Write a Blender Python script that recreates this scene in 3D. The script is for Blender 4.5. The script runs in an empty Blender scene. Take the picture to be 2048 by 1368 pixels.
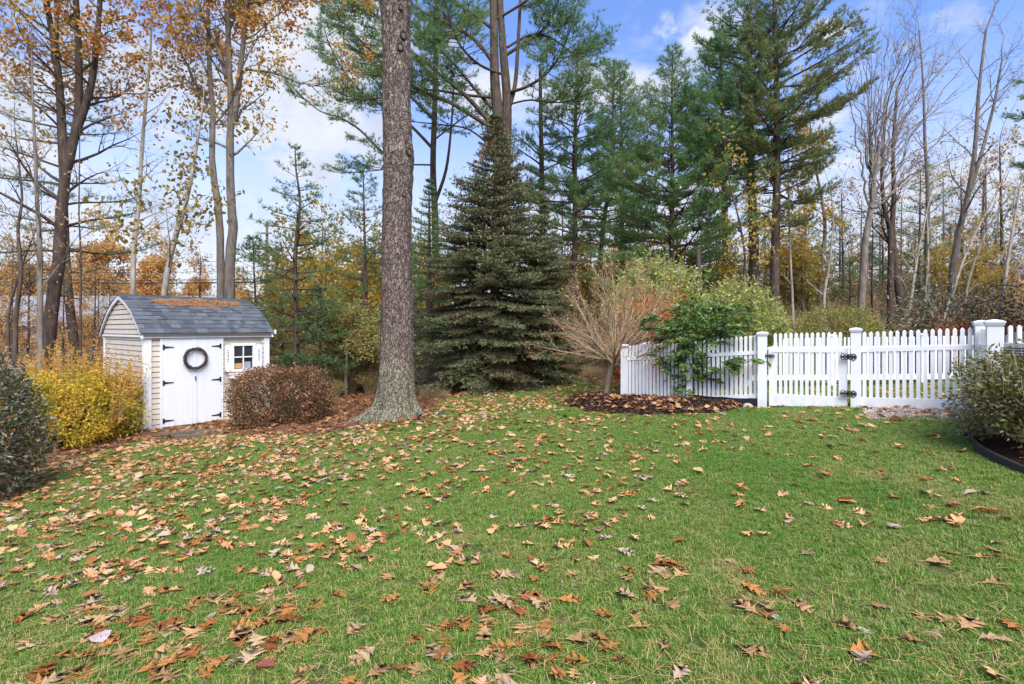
import bpy, math, random
import numpy as np
from mathutils import Vector, Matrix, Euler

sc = bpy.context.scene
R = math.radians
F, HX, HY, EYE = 1050.0, 1024.0, 656.0, 1.86      # lens length and horizon measured on the 2048 px photograph

# ---------------------------------------------------------------- camera
cam_d = bpy.data.cameras.new('camera'); cam = bpy.data.objects.new('camera', cam_d)
sc.collection.objects.link(cam); sc.camera = cam
cam_d.sensor_width = 36.0; cam_d.lens = 36.0 * F / 2048.0
cam_d.shift_y = -28.0 / 2048.0
cam_d.clip_start = 0.05; cam_d.clip_end = 3000
cam.location = (0, 0, EYE); cam.rotation_euler = (R(90), 0, 0)

# ---------------------------------------------------------------- exposure, sky, sun
sc.view_settings.view_transform = 'Standard'; sc.view_settings.look = 'None'
sc.view_settings.gamma = 1; sc.view_settings.use_curve_mapping = False
sc.view_settings.exposure = 1.03
SUN_EL, SUN_AZ = 52, 165
w = bpy.data.worlds.new('World'); sc.world = w; w.use_nodes = True
nt = w.node_tree; N = nt.nodes; Lk = nt.links; N.clear()
def wn(t, **k):
    n = N.new(t)
    for a, b in k.items(): setattr(n, a, b)
    return n
def wmath(op, a, b=None, c=None, clamp=False):
    n = N.new('ShaderNodeMath'); n.operation = op; n.use_clamp = clamp
    for i, v in enumerate((a, b, c)):
        if v is None: continue
        if isinstance(v, (int, float)): n.inputs[i].default_value = v
        else: Lk.new(v, n.inputs[i])
    return n.outputs[0]
def wsmooth(v, lo, hi):
    n = N.new('ShaderNodeMapRange'); n.interpolation_type = 'SMOOTHSTEP'
    Lk.new(v, n.inputs[0]); n.inputs[1].default_value = lo; n.inputs[2].default_value = hi
    return n.outputs[0]
out = wn('ShaderNodeOutputWorld'); bg = wn('ShaderNodeBackground'); bg.inputs[1].default_value = 0.15
sky = wn('ShaderNodeTexSky'); sky.sky_type = 'NISHITA'; sky.sun_disc = False
sky.sun_elevation = R(SUN_EL); sky.sun_rotation = R(SUN_AZ); sky.air_density = 1.0; sky.dust_density = 0.6; sky.ozone_density = 1.2
tc = wn('ShaderNodeTexCoord'); sep = wn('ShaderNodeSeparateXYZ'); Lk.new(tc.outputs['Generated'], sep.inputs[0])
X, Y, Z = sep.outputs
zp = wmath('MAXIMUM', Z, 0.0)
den = wmath('ADD', zp, 0.16)
cmb = wn('ShaderNodeCombineXYZ')
Lk.new(wmath('DIVIDE', X, den), cmb.inputs[0]); Lk.new(wmath('DIVIDE', Y, den), cmb.inputs[1]); cmb.inputs[2].default_value = 3.7
nz = wn('ShaderNodeTexNoise'); nz.inputs['Scale'].default_value = 1.15; nz.inputs['Detail'].default_value = 9; nz.inputs['Roughness'].default_value = 0.56
Lk.new(cmb.outputs[0], nz.inputs['Vector'])
nzv = nz.outputs[0]
wp = wn('ShaderNodeTexNoise'); wp.inputs['Scale'].default_value = 7; wp.inputs['Detail'].default_value = 8; wp.inputs['Roughness'].default_value = 0.6
Lk.new(tc.outputs['Generated'], wp.inputs['Vector'])
wpv = wmath('MULTIPLY', wmath('SUBTRACT', wp.outputs[0], 0.5), 0.34)
# open blue above, scattered cumulus, thin white layer low down
lower = wsmooth(zp, 0.62, 0.18)
cum = wsmooth(wmath('ADD', nzv, wmath('MULTIPLY', lower, 0.10)), 0.56, 0.67)
cum = wmath('MULTIPLY', cum, 0.92)
mask = cum
for (bx, by, br, q) in [(1395, 75, .055, 1), (1675, 62, .06, 1), (1720, 10, .03, .6), (505, 268, .06, .95), (645, 40, .06, 1), (655, 262, .07, 1),
                        (300, 150, .07, .9), (350, 175, .03, .8), (610, 330, .08, .9), (430, 250, .06, .6), (200, 60, .07, .5), (60, 330, .09, .7), (740, 290, .07, .9)]:
    c = Vector(((bx - HX) / F, 1, (HY - by) / F)).normalized()
    dt = wn('ShaderNodeVectorMath'); dt.operation = 'SUBTRACT'; Lk.new(tc.outputs['Generated'], dt.inputs[0]); dt.inputs[1].default_value = c
    sq = wn('ShaderNodeVectorMath'); sq.operation = 'MULTIPLY'; Lk.new(dt.outputs[0], sq.inputs[0]); sq.inputs[1].default_value = (1, 1, 1.9)
    ln = wn('ShaderNodeVectorMath'); ln.operation = 'LENGTH'; Lk.new(sq.outputs[0], ln.inputs[0])
    mask = wmath('MAXIMUM', mask, wmath('MULTIPLY', wsmooth(wmath('ADD', ln.outputs['Value'], wpv), br * 1.25, br * 0.55), q))
low = wsmooth(wmath('ADD', zp, wmath('MULTIPLY', wpv, 0.6)), 0.44, 0.10)
mask = wmath('MAXIMUM', mask, wmath('MULTIPLY', low, 0.93), clamp=True)
tint = wn('ShaderNodeMix'); tint.data_type = 'RGBA'; tint.blend_type = 'MULTIPLY'; tint.inputs[0].default_value = 1
Lk.new(sky.outputs[0], tint.inputs[6]); tint.inputs[7].default_value = (0.66, 0.75, 1.02, 1)
ccol = wn('ShaderNodeMix'); ccol.data_type = 'RGBA'
Lk.new(wsmooth(wp.outputs[0], 0.35, 0.62), ccol.inputs[0])
ccol.inputs[6].default_value = (2.3, 2.5, 2.95, 1); ccol.inputs[7].default_value = (3.0, 3.1, 3.3, 1)
mx = wn('ShaderNodeMix'); mx.data_type = 'RGBA'
Lk.new(mask, mx.inputs[0]); Lk.new(tint.outputs[2], mx.inputs[6]); Lk.new(ccol.outputs[2], mx.inputs[7])
Lk.new(mx.outputs[2], bg.inputs[0]); Lk.new(bg.outputs[0], out.inputs[0])

sd = bpy.data.lights.new('sun', 'SUN'); sd.energy = 3.2; sd.angle = R(40); sd.color = (1, 0.95, 0.88)
sun = bpy.data.objects.new('sun', sd); sc.collection.objects.link(sun)
sdir = Vector((math.cos(R(SUN_EL)) * math.sin(R(SUN_AZ)), math.cos(R(SUN_EL)) * math.cos(R(SUN_AZ)), math.sin(R(SUN_EL))))
sun.rotation_euler = sdir.to_track_quat('Z', 'Y').to_euler(); sun.location = (10, -8, 20)

# ---------------------------------------------------------------- helpers
col = sc.collection
def P(px, py, Y): return Vector(((px - HX) / F * Y, Y, EYE - (py - HY) / F * Y))

def mesh_of(name, V, faces, smooth=False):
    V = np.asarray(V, dtype=np.float32).reshape(-1, 3)
    faces = [np.asarray(f, dtype=np.int32) for f in faces if len(f)]
    me = bpy.data.meshes.new(name)
    if not faces: return me
    idx = np.concatenate([f.ravel() for f in faces])
    tot = np.concatenate([np.full(len(f), f.shape[1], np.int32) for f in faces])
    st = np.concatenate([[0], np.cumsum(tot)[:-1]]).astype(np.int32)
    me.vertices.add(len(V)); me.vertices.foreach_set('co', V.ravel())
    me.loops.add(len(idx)); me.loops.foreach_set('vertex_index', idx)
    me.polygons.add(len(tot)); me.polygons.foreach_set('loop_start', st); me.polygons.foreach_set('loop_total', tot)
    me.polygons.foreach_set('use_smooth', np.full(len(tot), bool(smooth)))
    me.update(calc_edges=True)
    return me

class MB:
    def __init__(s): s.V = []; s.Q = []; s.T = []; s.n = 0
    def add(s, V, F):
        V = np.asarray(V, dtype=np.float64).reshape(-1, 3); F = np.asarray(F, dtype=np.int64)
        if len(V) == 0: return
        s.V.append(V); (s.Q if F.shape[1] == 4 else s.T).append(F + s.n); s.n += len(V)
    def box(s, x0, x1, y0, y1, z0, z1, M=None):
        v = np.array([[x, y, z] for z in (z0, z1) for y in (y0, y1) for x in (x0, x1)], float)
        if M is not None: v = (np.array(M.to_3x3()) @ v.T).T + np.array(M.translation)
        s.add(v, [[0, 2, 3, 1], [4, 5, 7, 6], [0, 1, 5, 4], [2, 6, 7, 3], [0, 4, 6, 2], [1, 3, 7, 5]])
    def tube(s, pts, rad, n=8, cap=False, wob=None):
        pts = [Vector(p) for p in pts]; m = len(pts); V = []
        for i, p in enumerate(pts):
            d = (pts[min(i + 1, m - 1)] - pts[max(i - 1, 0)]).normalized()
            a = d.cross(Vector((0, 1, 0.01)) if abs(d.y) < .9 else Vector((1, 0, 0))).normalized(); b = d.cross(a)
            for k in range(n):
                t = 2 * math.pi * k / n; r = rad[i] * (wob(i, k) if wob else 1)
                V.append(p + a * math.cos(t) * r + b * math.sin(t) * r)
        Fq = [[i * n + k, i * n + (k + 1) % n, (i + 1) * n + (k + 1) % n, (i + 1) * n + k] for i in range(m - 1) for k in range(n)]
        s.add([tuple(v) for v in V], Fq)
        if cap:
            for i, p in ((0, pts[0]), (m - 1, pts[-1])):
                c = [tuple(v) for v in V[i * n:(i + 1) * n]] + [tuple(p)]
                s.add(c, [[k, (k + 1) % n, n] if i else [(k + 1) % n, k, n] for k in range(n)])
    def segs(s, S, n=3):
        """S: list of (p, q, r0, r1): thin tapered pieces"""
        if not len(S): return
        A = np.array([(a[0][0], a[0][1], a[0][2], a[1][0], a[1][1], a[1][2], a[2], a[3]) for a in S], float)
        p, q, r0, r1 = A[:, :3], A[:, 3:6], A[:, 6], A[:, 7]
        d = q - p; d /= (np.linalg.norm(d, axis=1, keepdims=True) + 1e-9)
        h = np.where(np.abs(d[:, 2:3]) > .9, np.array([[1., 0, 0]]), np.array([[0, 0, 1.]]))
        a = np.cross(d, h); a /= (np.linalg.norm(a, axis=1, keepdims=True) + 1e-9); b = np.cross(d, a)
        t = np.arange(n) * 2 * np.pi / n
        off = a[:, None] * np.cos(t)[None, :, None] + b[:, None] * np.sin(t)[None, :, None]
        V = np.concatenate([p[:, None] + off * r0[:, None, None], q[:, None] + off * r1[:, None, None]], 1)
        base = (np.arange(len(S)) * 2 * n)[:, None]; k = np.arange(n); k2 = (k + 1) % n
        Fq = np.stack([base + k, base + k2, base + n + k2, base + n + k], -1).reshape(-1, 4)
        s.add(V.reshape(-1, 3), Fq)
    def mesh(s, name, smooth=False):
        V = np.concatenate(s.V) if s.V else np.zeros((0, 3))
        fs = []
        if s.Q: fs.append(np.concatenate(s.Q))
        if s.T: fs.append(np.concatenate(s.T))
        return mesh_of(name, V, fs, smooth)
    def build(s, name, m, parent=None, smooth=False, world=False, **props):
        return obj(name, s.mesh(name, smooth), m, parent, world, **props)

def obj(name, me, m=None, parent=None, world=False, **props):
    if m is not None and not len(me.materials): me.materials.append(m)
    o = bpy.data.objects.new(name, me); col.objects.link(o)
    if parent is not None:
        o.parent = parent
        if world: o.location = -parent.location
    for k, v in props.items(): o[k] = v
    return o
def thing(name, label, cat, loc=(0, 0, 0), rz=0, group=None, kind=None):
    o = bpy.data.objects.new(name, None); col.objects.link(o); o.empty_display_size = .2
    o.location = loc; o.rotation_euler = (0, 0, rz); tag(o, label, cat, group, kind); return o
def tag(o, label=None, cat=None, group=None, kind=None):
    for k, v in (('label', label), ('category', cat), ('group', group), ('kind', kind)):
        if v: o[k] = v
    return o
def copy_tree(o, kids, loc, rz=0, s=1.0, label=None, group=None):
    r = o.copy(); col.objects.link(r); r.location = loc; r.rotation_euler = (0, 0, rz)
    r.scale = (s, s, s) if isinstance(s, (int, float)) else s
    if label: r['label'] = label
    if group: r['group'] = group
    for ch in kids:
        c = ch.copy(); col.objects.link(c); c.parent = r
    return r

# ---- leaf, needle and shape makers (numpy)
def nrm(a): return a / (np.linalg.norm(a, axis=-1, keepdims=True) + 1e-9)
def leaves(mb, rng, Pn, D, L, W, spread=.8, droop=0., fold=.15):
    Pn = np.asarray(Pn, float).reshape(-1, 3); n = len(Pn)
    if n == 0: return
    D = np.asarray(D, float).reshape(-1, 3)
    a = nrm(D + rng.normal(0, spread, (n, 3)) + np.array([0, 0, -droop]))
    s = nrm(np.cross(a, rng.normal(0, 1, (n, 3)))); u = np.cross(a, s)
    l = (L * rng.uniform(.65, 1.25, n))[:, None]; w_ = (W * rng.uniform(.7, 1.2, n))[:, None]
    V = np.stack([Pn, Pn + a * l * .45 + s * w_ * .5 + u * w_ * fold, Pn + a * l, Pn + a * l * .45 - s * w_ * .5 + u * w_ * fold], 1)
    mb.add(V.reshape(-1, 3), np.arange(4 * n).reshape(n, 4))
def needles(mb, rng, Pn, D, L, W, k=8, spread=.6):
    Pn = np.repeat(np.asarray(Pn, float).reshape(-1, 3), k, 0); D = np.repeat(np.asarray(D, float).reshape(-1, 3), k, 0); n = len(Pn)
    if n == 0: return
    d = nrm(D + rng.normal(0, spread, (n, 3))); s = nrm(np.cross(d, rng.normal(0, 1, (n, 3))))
    l = (L * rng.uniform(.6, 1.2, n))[:, None]
    Pn = Pn + rng.normal(0, L * .12, (n, 3))
    V = np.stack([Pn - s * W / 2, Pn + s * W / 2, Pn + d * l], 1)
    mb.add(V.reshape(-1, 3), np.arange(3 * n).reshape(n, 3))

# ---- materials
def nmat(name):
    m = bpy.data.materials.new(name); m.use_nodes = True; t = m.node_tree; t.nodes.clear()
    o = t.nodes.new('ShaderNodeOutputMaterial'); return m, t, o
def ramp(t, fac, cols, const=False):
    r = t.nodes.new('ShaderNodeValToRGB'); e = r.color_ramp.elements
    while len(e) < len(cols): e.new(0.5)
    for i, c in enumerate(cols):
        if len(c) == 4: pos, c = c[0], c[1:]
        else: pos = i / max(1, len(cols) - 1) if not const else i / len(cols)
        e[i].position = pos; e[i].color = (*c, 1)
    if const: r.color_ramp.interpolation = 'CONSTANT'
    t.links.new(fac, r.inputs[0]); return r.outputs[0]
def noise(t, scale, detail=4, rough=.55, vec=None, stretch=None):
    n = t.nodes.new('ShaderNodeTexNoise'); n.inputs['Scale'].default_value = scale; n.inputs['Detail'].default_value = detail; n.inputs['Roughness'].default_value = rough
    if vec is None: vec = t.nodes.new('ShaderNodeNewGeometry').outputs['Position']
    if stretch:
        mp = t.nodes.new('ShaderNodeVectorMath'); mp.operation = 'MULTIPLY'; t.links.new(vec, mp.inputs[0]); mp.inputs[1].default_value = stretch; vec = mp.outputs[0]
    t.links.new(vec, n.inputs['Vector']); return n.outputs[0]
def mixc(t, f, a, b, mode='MIX'):
    m = t.nodes.new('ShaderNodeMix'); m.data_type = 'RGBA'; m.blend_type = mode
    for s_, v in ((0, f), (6, a), (7, b)):
        if isinstance(v, (int, float)): m.inputs[s_].default_value = v
        elif isinstance(v, tuple): m.inputs[s_].default_value = (*v, 1)
        else: t.links.new(v, m.inputs[s_])
    return m.outputs[2]
def mathn(t, op, a, b=0.0):
    m = t.nodes.new('ShaderNodeMath'); m.operation = op
    for i, v in enumerate((a, b)):
        if isinstance(v, (int, float)): m.inputs[i].default_value = v
        else: t.links.new(v, m.inputs[i])
    return m.outputs[0]
def sstep(t, v, lo, hi):
    n = t.nodes.new('ShaderNodeMapRange'); n.interpolation_type = 'SMOOTHSTEP'; t.links.new(v, n.inputs[0]); n.inputs[1].default_value = lo; n.inputs[2].default_value = hi
    return n.outputs[0]
def bump(t, h, dist, strength=1.0):
    b = t.nodes.new('ShaderNodeBump'); b.inputs['Distance'].default_value = dist; b.inputs['Strength'].default_value = strength
    t.links.new(h, b.inputs['Height']); return b.outputs[0]
def princ(t, o, c, rough=.7, spec=.3, normal=None, metallic=0):
    p = t.nodes.new('ShaderNodeBsdfPrincipled'); p.inputs['Roughness'].default_value = rough; p.inputs['Specular IOR Level'].default_value = spec; p.inputs['Metallic'].default_value = metallic
    if isinstance(c, tuple): p.inputs['Base Color'].default_value = (*c, 1)
    else: t.links.new(c, p.inputs['Base Color'])
    if normal is not None: t.links.new(normal, p.inputs['Normal'])
    t.links.new(p.outputs[0], o.inputs[0]); return p
def leafmat(name, cols, trans=.3, var=None, vscale=1.2, gloss=.25, rough=.5):
    m, t, o = nmat(name); g = t.nodes.new('ShaderNodeNewGeometry')
    c = ramp(t, g.outputs['Random Per Island'], cols)
    if var is not None: c = mixc(t, sstep(t, noise(t, vscale, 3), .45, .62), c, var)
    p = t.nodes.new('ShaderNodeBsdfPrincipled'); p.inputs['Roughness'].default_value = rough; p.inputs['Specular IOR Level'].default_value = gloss
    t.links.new(c, p.inputs['Base Color'])
    tr = t.nodes.new('ShaderNodeBsdfTranslucent'); t.links.new(c, tr.inputs[0])
    mx = t.nodes.new('ShaderNodeMixShader'); mx.inputs[0].default_value = trans
    t.links.new(p.outputs[0], mx.inputs[1]); t.links.new(tr.outputs[0], mx.inputs[2]); t.links.new(mx.outputs[0], o.inputs[0])
    return m
def barkmat(name, c1, c2, scale=9, dist=.02, lich=None, vor=False):
    m, t, o = nmat(name)
    f = noise(t, scale, 6, .65, stretch=(1, 1, .28)); c = ramp(t, f, [(.3, *c1), (.7, *c2)]); h = f
    if vor:
        v = t.nodes.new('ShaderNodeTexVoronoi'); v.feature = 'DISTANCE_TO_EDGE'; v.inputs['Scale'].default_value = 22
        mp = t.nodes.new('ShaderNodeVectorMath'); mp.operation = 'MULTIPLY'
        g = t.nodes.new('ShaderNodeNewGeometry').outputs['Position']
        wv = t.nodes.new('ShaderNodeTexNoise'); wv.inputs['Scale'].default_value = 14; t.links.new(g, wv.inputs['Vector'])
        ad = t.nodes.new('ShaderNodeVectorMath'); ad.operation = 'MULTIPLY_ADD'; t.links.new(wv.outputs['Color'], ad.inputs[0]); ad.inputs[1].default_value = (.09, .09, .09); t.links.new(g, ad.inputs[2])
        t.links.new(ad.outputs[0], mp.inputs[0]); mp.inputs[1].default_value = (1, 1, .38); t.links.new(mp.outputs[0], v.inputs['Vector'])
        e = sstep(t, v.outputs['Distance'], 0, .12)
        c = mixc(t, e, tuple(x * .35 for x in c1), c)
        v2 = t.nodes.new('ShaderNodeTexVoronoi'); v2.inputs['Scale'].default_value = 22; t.links.new(mp.outputs[0], v2.inputs['Vector'])
        c = mixc(t, .55, c, ramp(t, v2.outputs['Color'], [(0, *(x * .55 for x in c1)), (.55, *c2), (1, *(min(1, x * 1.45) for x in c2))]))
        fl = noise(t, 70, 3, .6, stretch=(1, 1, .6)); c = mixc(t, mathn(t, 'MULTIPLY', sstep(t, fl, .58, .66), .75), c, tuple(min(1, x * 1.75) for x in c2)); c = mixc(t, mathn(t, 'MULTIPLY', sstep(t, fl, .42, .34), .6), c, tuple(x * .4 for x in c1))
        h = mathn(t, 'ADD', mathn(t, 'MULTIPLY', e, .7), mathn(t, 'MULTIPLY', f, .6))
    if lich:
        zc = t.nodes.new('ShaderNodeSeparateXYZ'); t.links.new(t.nodes.new('ShaderNodeNewGeometry').outputs['Position'], zc.inputs[0])
        lo = sstep(t, mathn(t, 'ADD', zc.outputs[2], mathn(t, 'MULTIPLY', noise(t, 3, 3), 2.2)), 3.2, 1.1)
        c = mixc(t, mathn(t, 'MULTIPLY', mathn(t, 'MULTIPLY', lo, sstep(t, noise(t, 26, 6, .7), .40, .56)), .85), c, lich)
        hi = mathn(t, 'MULTIPLY', sstep(t, noise(t, 7, 6, .7), .56, .60), sstep(t, zc.outputs[2], 4.0, 6.0))
        c = mixc(t, mathn(t, 'MULTIPLY', hi, .75), c, (.42, .45, .33))
    princ(t, o, c, .92, .1, bump(t, h, dist)); return m
def plain(name, c, rough=.6, spec=.3, var=.1, scale=4, dist=.002, metallic=0, stretch=None, grime=None):
    m, t, o = nmat(name); f = noise(t, scale, 5, .6, stretch=stretch)
    cc = ramp(t, f, [(.3, *(x * (1 - var) for x in c)), (.7, *(min(1, x * (1 + var)) for x in c))])
    if grime:
        zc = t.nodes.new('ShaderNodeSeparateXYZ'); t.links.new(t.nodes.new('ShaderNodeNewGeometry').outputs['Position'], zc.inputs[0])
        gf = mathn(t, 'MULTIPLY', sstep(t, zc.outputs[2], *grime), sstep(t, noise(t, 9, 6, .7, stretch=(1, 1, .5)), .42, .68)); cc = mixc(t, mathn(t, 'MULTIPLY', gf, .45), cc, (.36, .37, .26))
        cc = mixc(t, mathn(t, 'MULTIPLY', sstep(t, noise(t, 22, 6, .75), .60, .72), .16), cc, (.45, .44, .38))
    princ(t, o, cc, rough, spec, bump(t, f, dist), metallic); return m
def piecemat(name, cols, rough=.8, grain=60, dist=.003):
    m, t, o = nmat(name); oi = t.nodes.new('ShaderNodeObjectInfo'); c = ramp(t, oi.outputs['Random'], cols)
    g = noise(t, grain, 4, .7); c = mixc(t, .35, c, ramp(t, g, [(.3, .03, .035, .045), (.72, .5, .52, .55)]), 'OVERLAY')
    princ(t, o, c, rough, .2, bump(t, g, dist)); return m

M = {}
M['white'] = plain('white_vinyl', (.74, .745, .75), .4, .4, .03, 3, .0004, grime=(.95, .5))
M['white_old'] = plain('white_paint', (.73, .735, .74), .5, .35, .05, 9, .0012, grime=(.05, -.35))
M['siding'] = plain('cream_siding', (.56, .505, .425), .55, .3, .06, 5, .0008)
M['black'] = plain('black_iron', (.012, .012, .016), .45, .5, .2, 30, .001)
M['glassdark'] = plain('window_glass', (.03, .035, .04), .06, .6, .4, 2, .0)
M['bark_big'] = barkmat('red_pine_bark', (.08, .052, .043), (.26, .20, .172), 16, .07, (.31, .33, .20), True)
M['bark_dark'] = barkmat('dark_bark', (.045, .033, .027), (.15, .11, .09), 12, .03)
M['bark_pine'] = barkmat('pine_bark', (.042, .03, .025), (.15, .105, .083), 14, .03)
M['bark_grey'] = barkmat('grey_bark', (.10, .083, .07), (.27, .23, .195), 12, .015)
M['bark_birch'] = barkmat('birch_bark', (.16, .13, .10), (.52, .47, .40), 9, .008)
M['bark_tan'] = barkmat('tan_twigs', (.26, .185, .12), (.52, .40, .27), 14, .004)
M['bark_smooth'] = barkmat('smooth_olive_bark', (.12, .10, .065), (.27, .23, .15), 14, .006)
M['wood_old'] = plain('weathered_wood', (.13, .10, .075), .9, .1, .35, 14, .006, stretch=(1, 5, 5))
# foliage
M['pine'] = leafmat('white_pine_needles', [(.06, .14, .045), (.11, .22, .07), (.17, .30, .10), (.25, .36, .16)], .5, (.24, .32, .11), .5)
M['pine_blue'] = leafmat('blue_green_needles', [(.07, .16, .06), (.13, .24, .09), (.20, .32, .13)], .42, None)
M['pine_olive'] = leafmat('olive_pine_needles', [(.10, .15, .045), (.17, .23, .075), (.25, .30, .12), (.32, .22, .08)], .42, None)
M['hemlock'] = leafmat('hemlock_needles', [(.08, .15, .055), (.14, .235, .085), (.20, .31, .12)], .35)
M['spruce'] = leafmat('spruce_needles', [(.048, .078, .035), (.08, .12, .05), (.125, .17, .075), (.19, .22, .115), (.33, .21, .09)], .2, (.14, .12, .06), .9)
M['oak_orange'] = leafmat('orange_oak_leaves', [(.34, .12, .04), (.50, .20, .05), (.62, .30, .07), (.68, .42, .10), (.42, .16, .06)], .5, (.60, .40, .08), .7)
M['oak_olive'] = leafmat('olive_oak_leaves', [(.14, .13, .03), (.24, .20, .04), (.36, .26, .05), (.30, .17, .04)], .4)
M['far_orange'] = leafmat('tawny_leaves', [(.50, .27, .08), (.62, .38, .12), (.70, .46, .17), (.52, .30, .13)], .55)
M['far_rust'] = leafmat('rusty_leaves', [(.42, .19, .09), (.55, .30, .12), (.58, .40, .17), (.38, .28, .20), (.34, .34, .15)], .4)
M['far_yellow'] = leafmat('yellow_leaves', [(.50, .40, .06), (.64, .50, .09), (.56, .32, .08), (.38, .36, .08)], .55)
M['yellow'] = leafmat('golden_bush_leaves', [(.34, .28, .04), (.56, .42, .04), (.76, .54, .05), (.82, .60, .10), (.62, .34, .06)], .45, (.42, .38, .05), 2.2)
M['golden'] = leafmat('golden_spray_leaves', [(.55, .34, .04), (.68, .42, .05), (.60, .28, .04)], .5)
M['purple'] = leafmat('bronze_bush_leaves', [(.12, .048, .024), (.22, .085, .037), (.30, .14, .06), (.42, .28, .19), (.16, .11, .035)], .2, (.10, .065, .022), 3)
M['greygreen'] = leafmat('grey_green_leaves', [(.05, .065, .03), (.095, .115, .05), (.15, .155, .085), (.23, .22, .15), (.24, .09, .04)], .2, None, gloss=.6, rough=.35)
M['azalea'] = leafmat('olive_azalea_leaves', [(.07, .085, .022), (.13, .145, .035), (.20, .20, .06), (.30, .27, .14), (.20, .08, .03)], .25, (.16, .18, .035), 4, gloss=.5, rough=.4)
M['lilac'] = leafmat('lime_shrub_leaves', [(.20, .26, .05), (.34, .40, .08), (.50, .54, .16), (.62, .60, .28), (.36, .28, .08)], .45, (.28, .36, .07), 2.5)
M['rhodo'] = leafmat('deep_green_leaves', [(.045, .105, .02), (.09, .175, .032), (.14, .24, .045), (.27, .34, .19)], .25, (.075, .14, .025), 4, gloss=.35, rough=.45)
M['box'] = leafmat('mossy_bush_leaves', [(.14, .17, .035), (.26, .27, .06), (.40, .36, .11), (.42, .28, .11)], .3, (.22, .24, .05), 3)
M['red'] = leafmat('red_maple_leaves', [(.42, .08, .03), (.60, .15, .05), (.66, .24, .07), (.42, .12, .06)], .4)
M['vase'] = leafmat('thin_lime_leaves', [(.30, .34, .08), (.48, .48, .14), (.52, .36, .12)], .45)
M['dog'] = leafmat('olive_rust_leaves', [(.18, .25, .06), (.30, .36, .10), (.44, .46, .20), (.42, .24, .08), (.32, .38, .11)], .42, (.34, .26, .09), 2.2)
M['rust_small'] = leafmat('withered_leaves', [(.30, .12, .05), (.42, .20, .08), (.36, .24, .12)], .35)
M['mauve'] = leafmat('mauve_seed_heads', [(.26, .22, .25), (.40, .35, .38), (.34, .22, .16)], .3)
M['lowgreen'] = leafmat('undergrowth_leaves', [(.10, .17, .04), (.22, .29, .06), (.42, .40, .09), (.50, .25, .07), (.30, .16, .05)], .45)
M['tuftdry'] = leafmat('dry_tuft_stems', [(.48, .35, .20), (.62, .48, .30), (.38, .24, .14)], .3)
M['litter'] = leafmat('fallen_leaf_colours', [(.30, .11, .04), (.48, .20, .07), (.68, .39, .18), (.70, .44, .22), (.60, .29, .11), (.50, .40, .30), (.38, .14, .05)], .2, None, gloss=.08, rough=.75)
M['litter_bed'] = leafmat('bed_leaf_colours', [(.10, .045, .025), (.24, .10, .045), (.40, .19, .075), (.55, .32, .15), (.46, .22, .09)], .15, None)
M['straw'] = leafmat('dry_pine_needles', [(.50, .31, .11), (.62, .42, .16), (.70, .52, .24)], .2)
M['roofneedle'] = leafmat('orange_pine_needles', [(.40, .18, .06), (.54, .27, .10), (.62, .36, .16)], .2)
M['mulchchip'] = leafmat('mulch_chips', [(.018, .011, .009), (.04, .022, .016), (.10, .05, .032), (.20, .10, .055)], 0)
# ---------------------------------------------------------------- ground shape
CP = np.array([(2.2, 10.2, .45), (3.2, 9.3, .50), (4.15, 8.7, .54), (5.24, 8, .65), (6.35, 7.1, .73), (10, 13, .5), (7, 12, .42), (-7.83, 11.2, -.36), (-6.15, 13.2, -.36),
    (-9.8, 13.2, -.5), (-4.7, 10.3, -.14), (-2.37, 10.4, .06), (-.3, 13.9, .30), (2.0, 11, .40), (-6.6, 6.8, -.42), (-8.3, 10.3, -.45), (0, 0, 0), (-3, 3, -.17), (3, 3, .28),
    (0, 5, .12), (5.2, 5.3, .60), (-10, 5, -.7), (-12, 12, -.8), (11, 4, .9), (-15, 20, -.9), (0, 24, .30), (18, 25, .45), (0, -8, -.1), (-14, -8, -.8), (14, -8, .9),
    (-40, 50, -.9), (0, 55, .2), (45, 55, .4), (-28, 30, -1.0), (30, 32, .45), (-4, 20, .1), (6, 17, .35)], float)
def _U(r2): return np.where(r2 > 1e-9, .5 * r2 * np.log(r2 + 1e-12), 0)
_n = len(CP); _K = _U(((CP[:, None, :2] - CP[None, :, :2]) ** 2).sum(-1)) + np.eye(_n) * .5
_Pm = np.c_[np.ones(_n), CP[:, :2]]; _A = np.block([[_K, _Pm], [_Pm.T, np.zeros((3, 3))]])
_W = np.linalg.solve(_A, np.r_[CP[:, 2], 0, 0, 0])
def zg(x, y):
    x = np.asarray(x, float); y = np.asarray(y, float); sh = x.shape; xf = x.ravel(); yf = y.ravel()
    xc = np.clip(xf, -45, 45); yc = np.clip(yf, -8, 55); out = np.zeros(xf.shape)
    for i in range(0, len(xf), 50000):
        a, b = xc[i:i + 50000], yc[i:i + 50000]
        out[i:i + 50000] = _U((a[:, None] - CP[:, 0]) ** 2 + (b[:, None] - CP[:, 1]) ** 2) @ _W[:_n] + _W[_n] + _W[_n + 1] * a + _W[_n + 2] * b
    out += .012 * np.sin(xf * 2.1 + 1.3 * np.sin(yf * 1.1)) * np.cos(yf * 1.7) + .006 * np.sin(xf * 5.3 + yf * 3.1)
    return out.reshape(sh)
def zgs(x, y): return float(zg(np.array([x]), np.array([y]))[0])
def G(px, py):
    """where the sight line through a photograph pixel meets the ground"""
    dx, dz = (px - HX) / F, (HY - py) / F; lo, hi = .5, 60.0
    ys = np.linspace(1, 60, 1200); h = EYE + dz * ys - zg(dx * ys, ys); k = np.argmax(h < 0)
    if h[k] >= 0: k = len(ys) - 1
    Yv = ys[k]; return Vector((dx * Yv, Yv, zgs(dx * Yv, Yv)))
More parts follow.
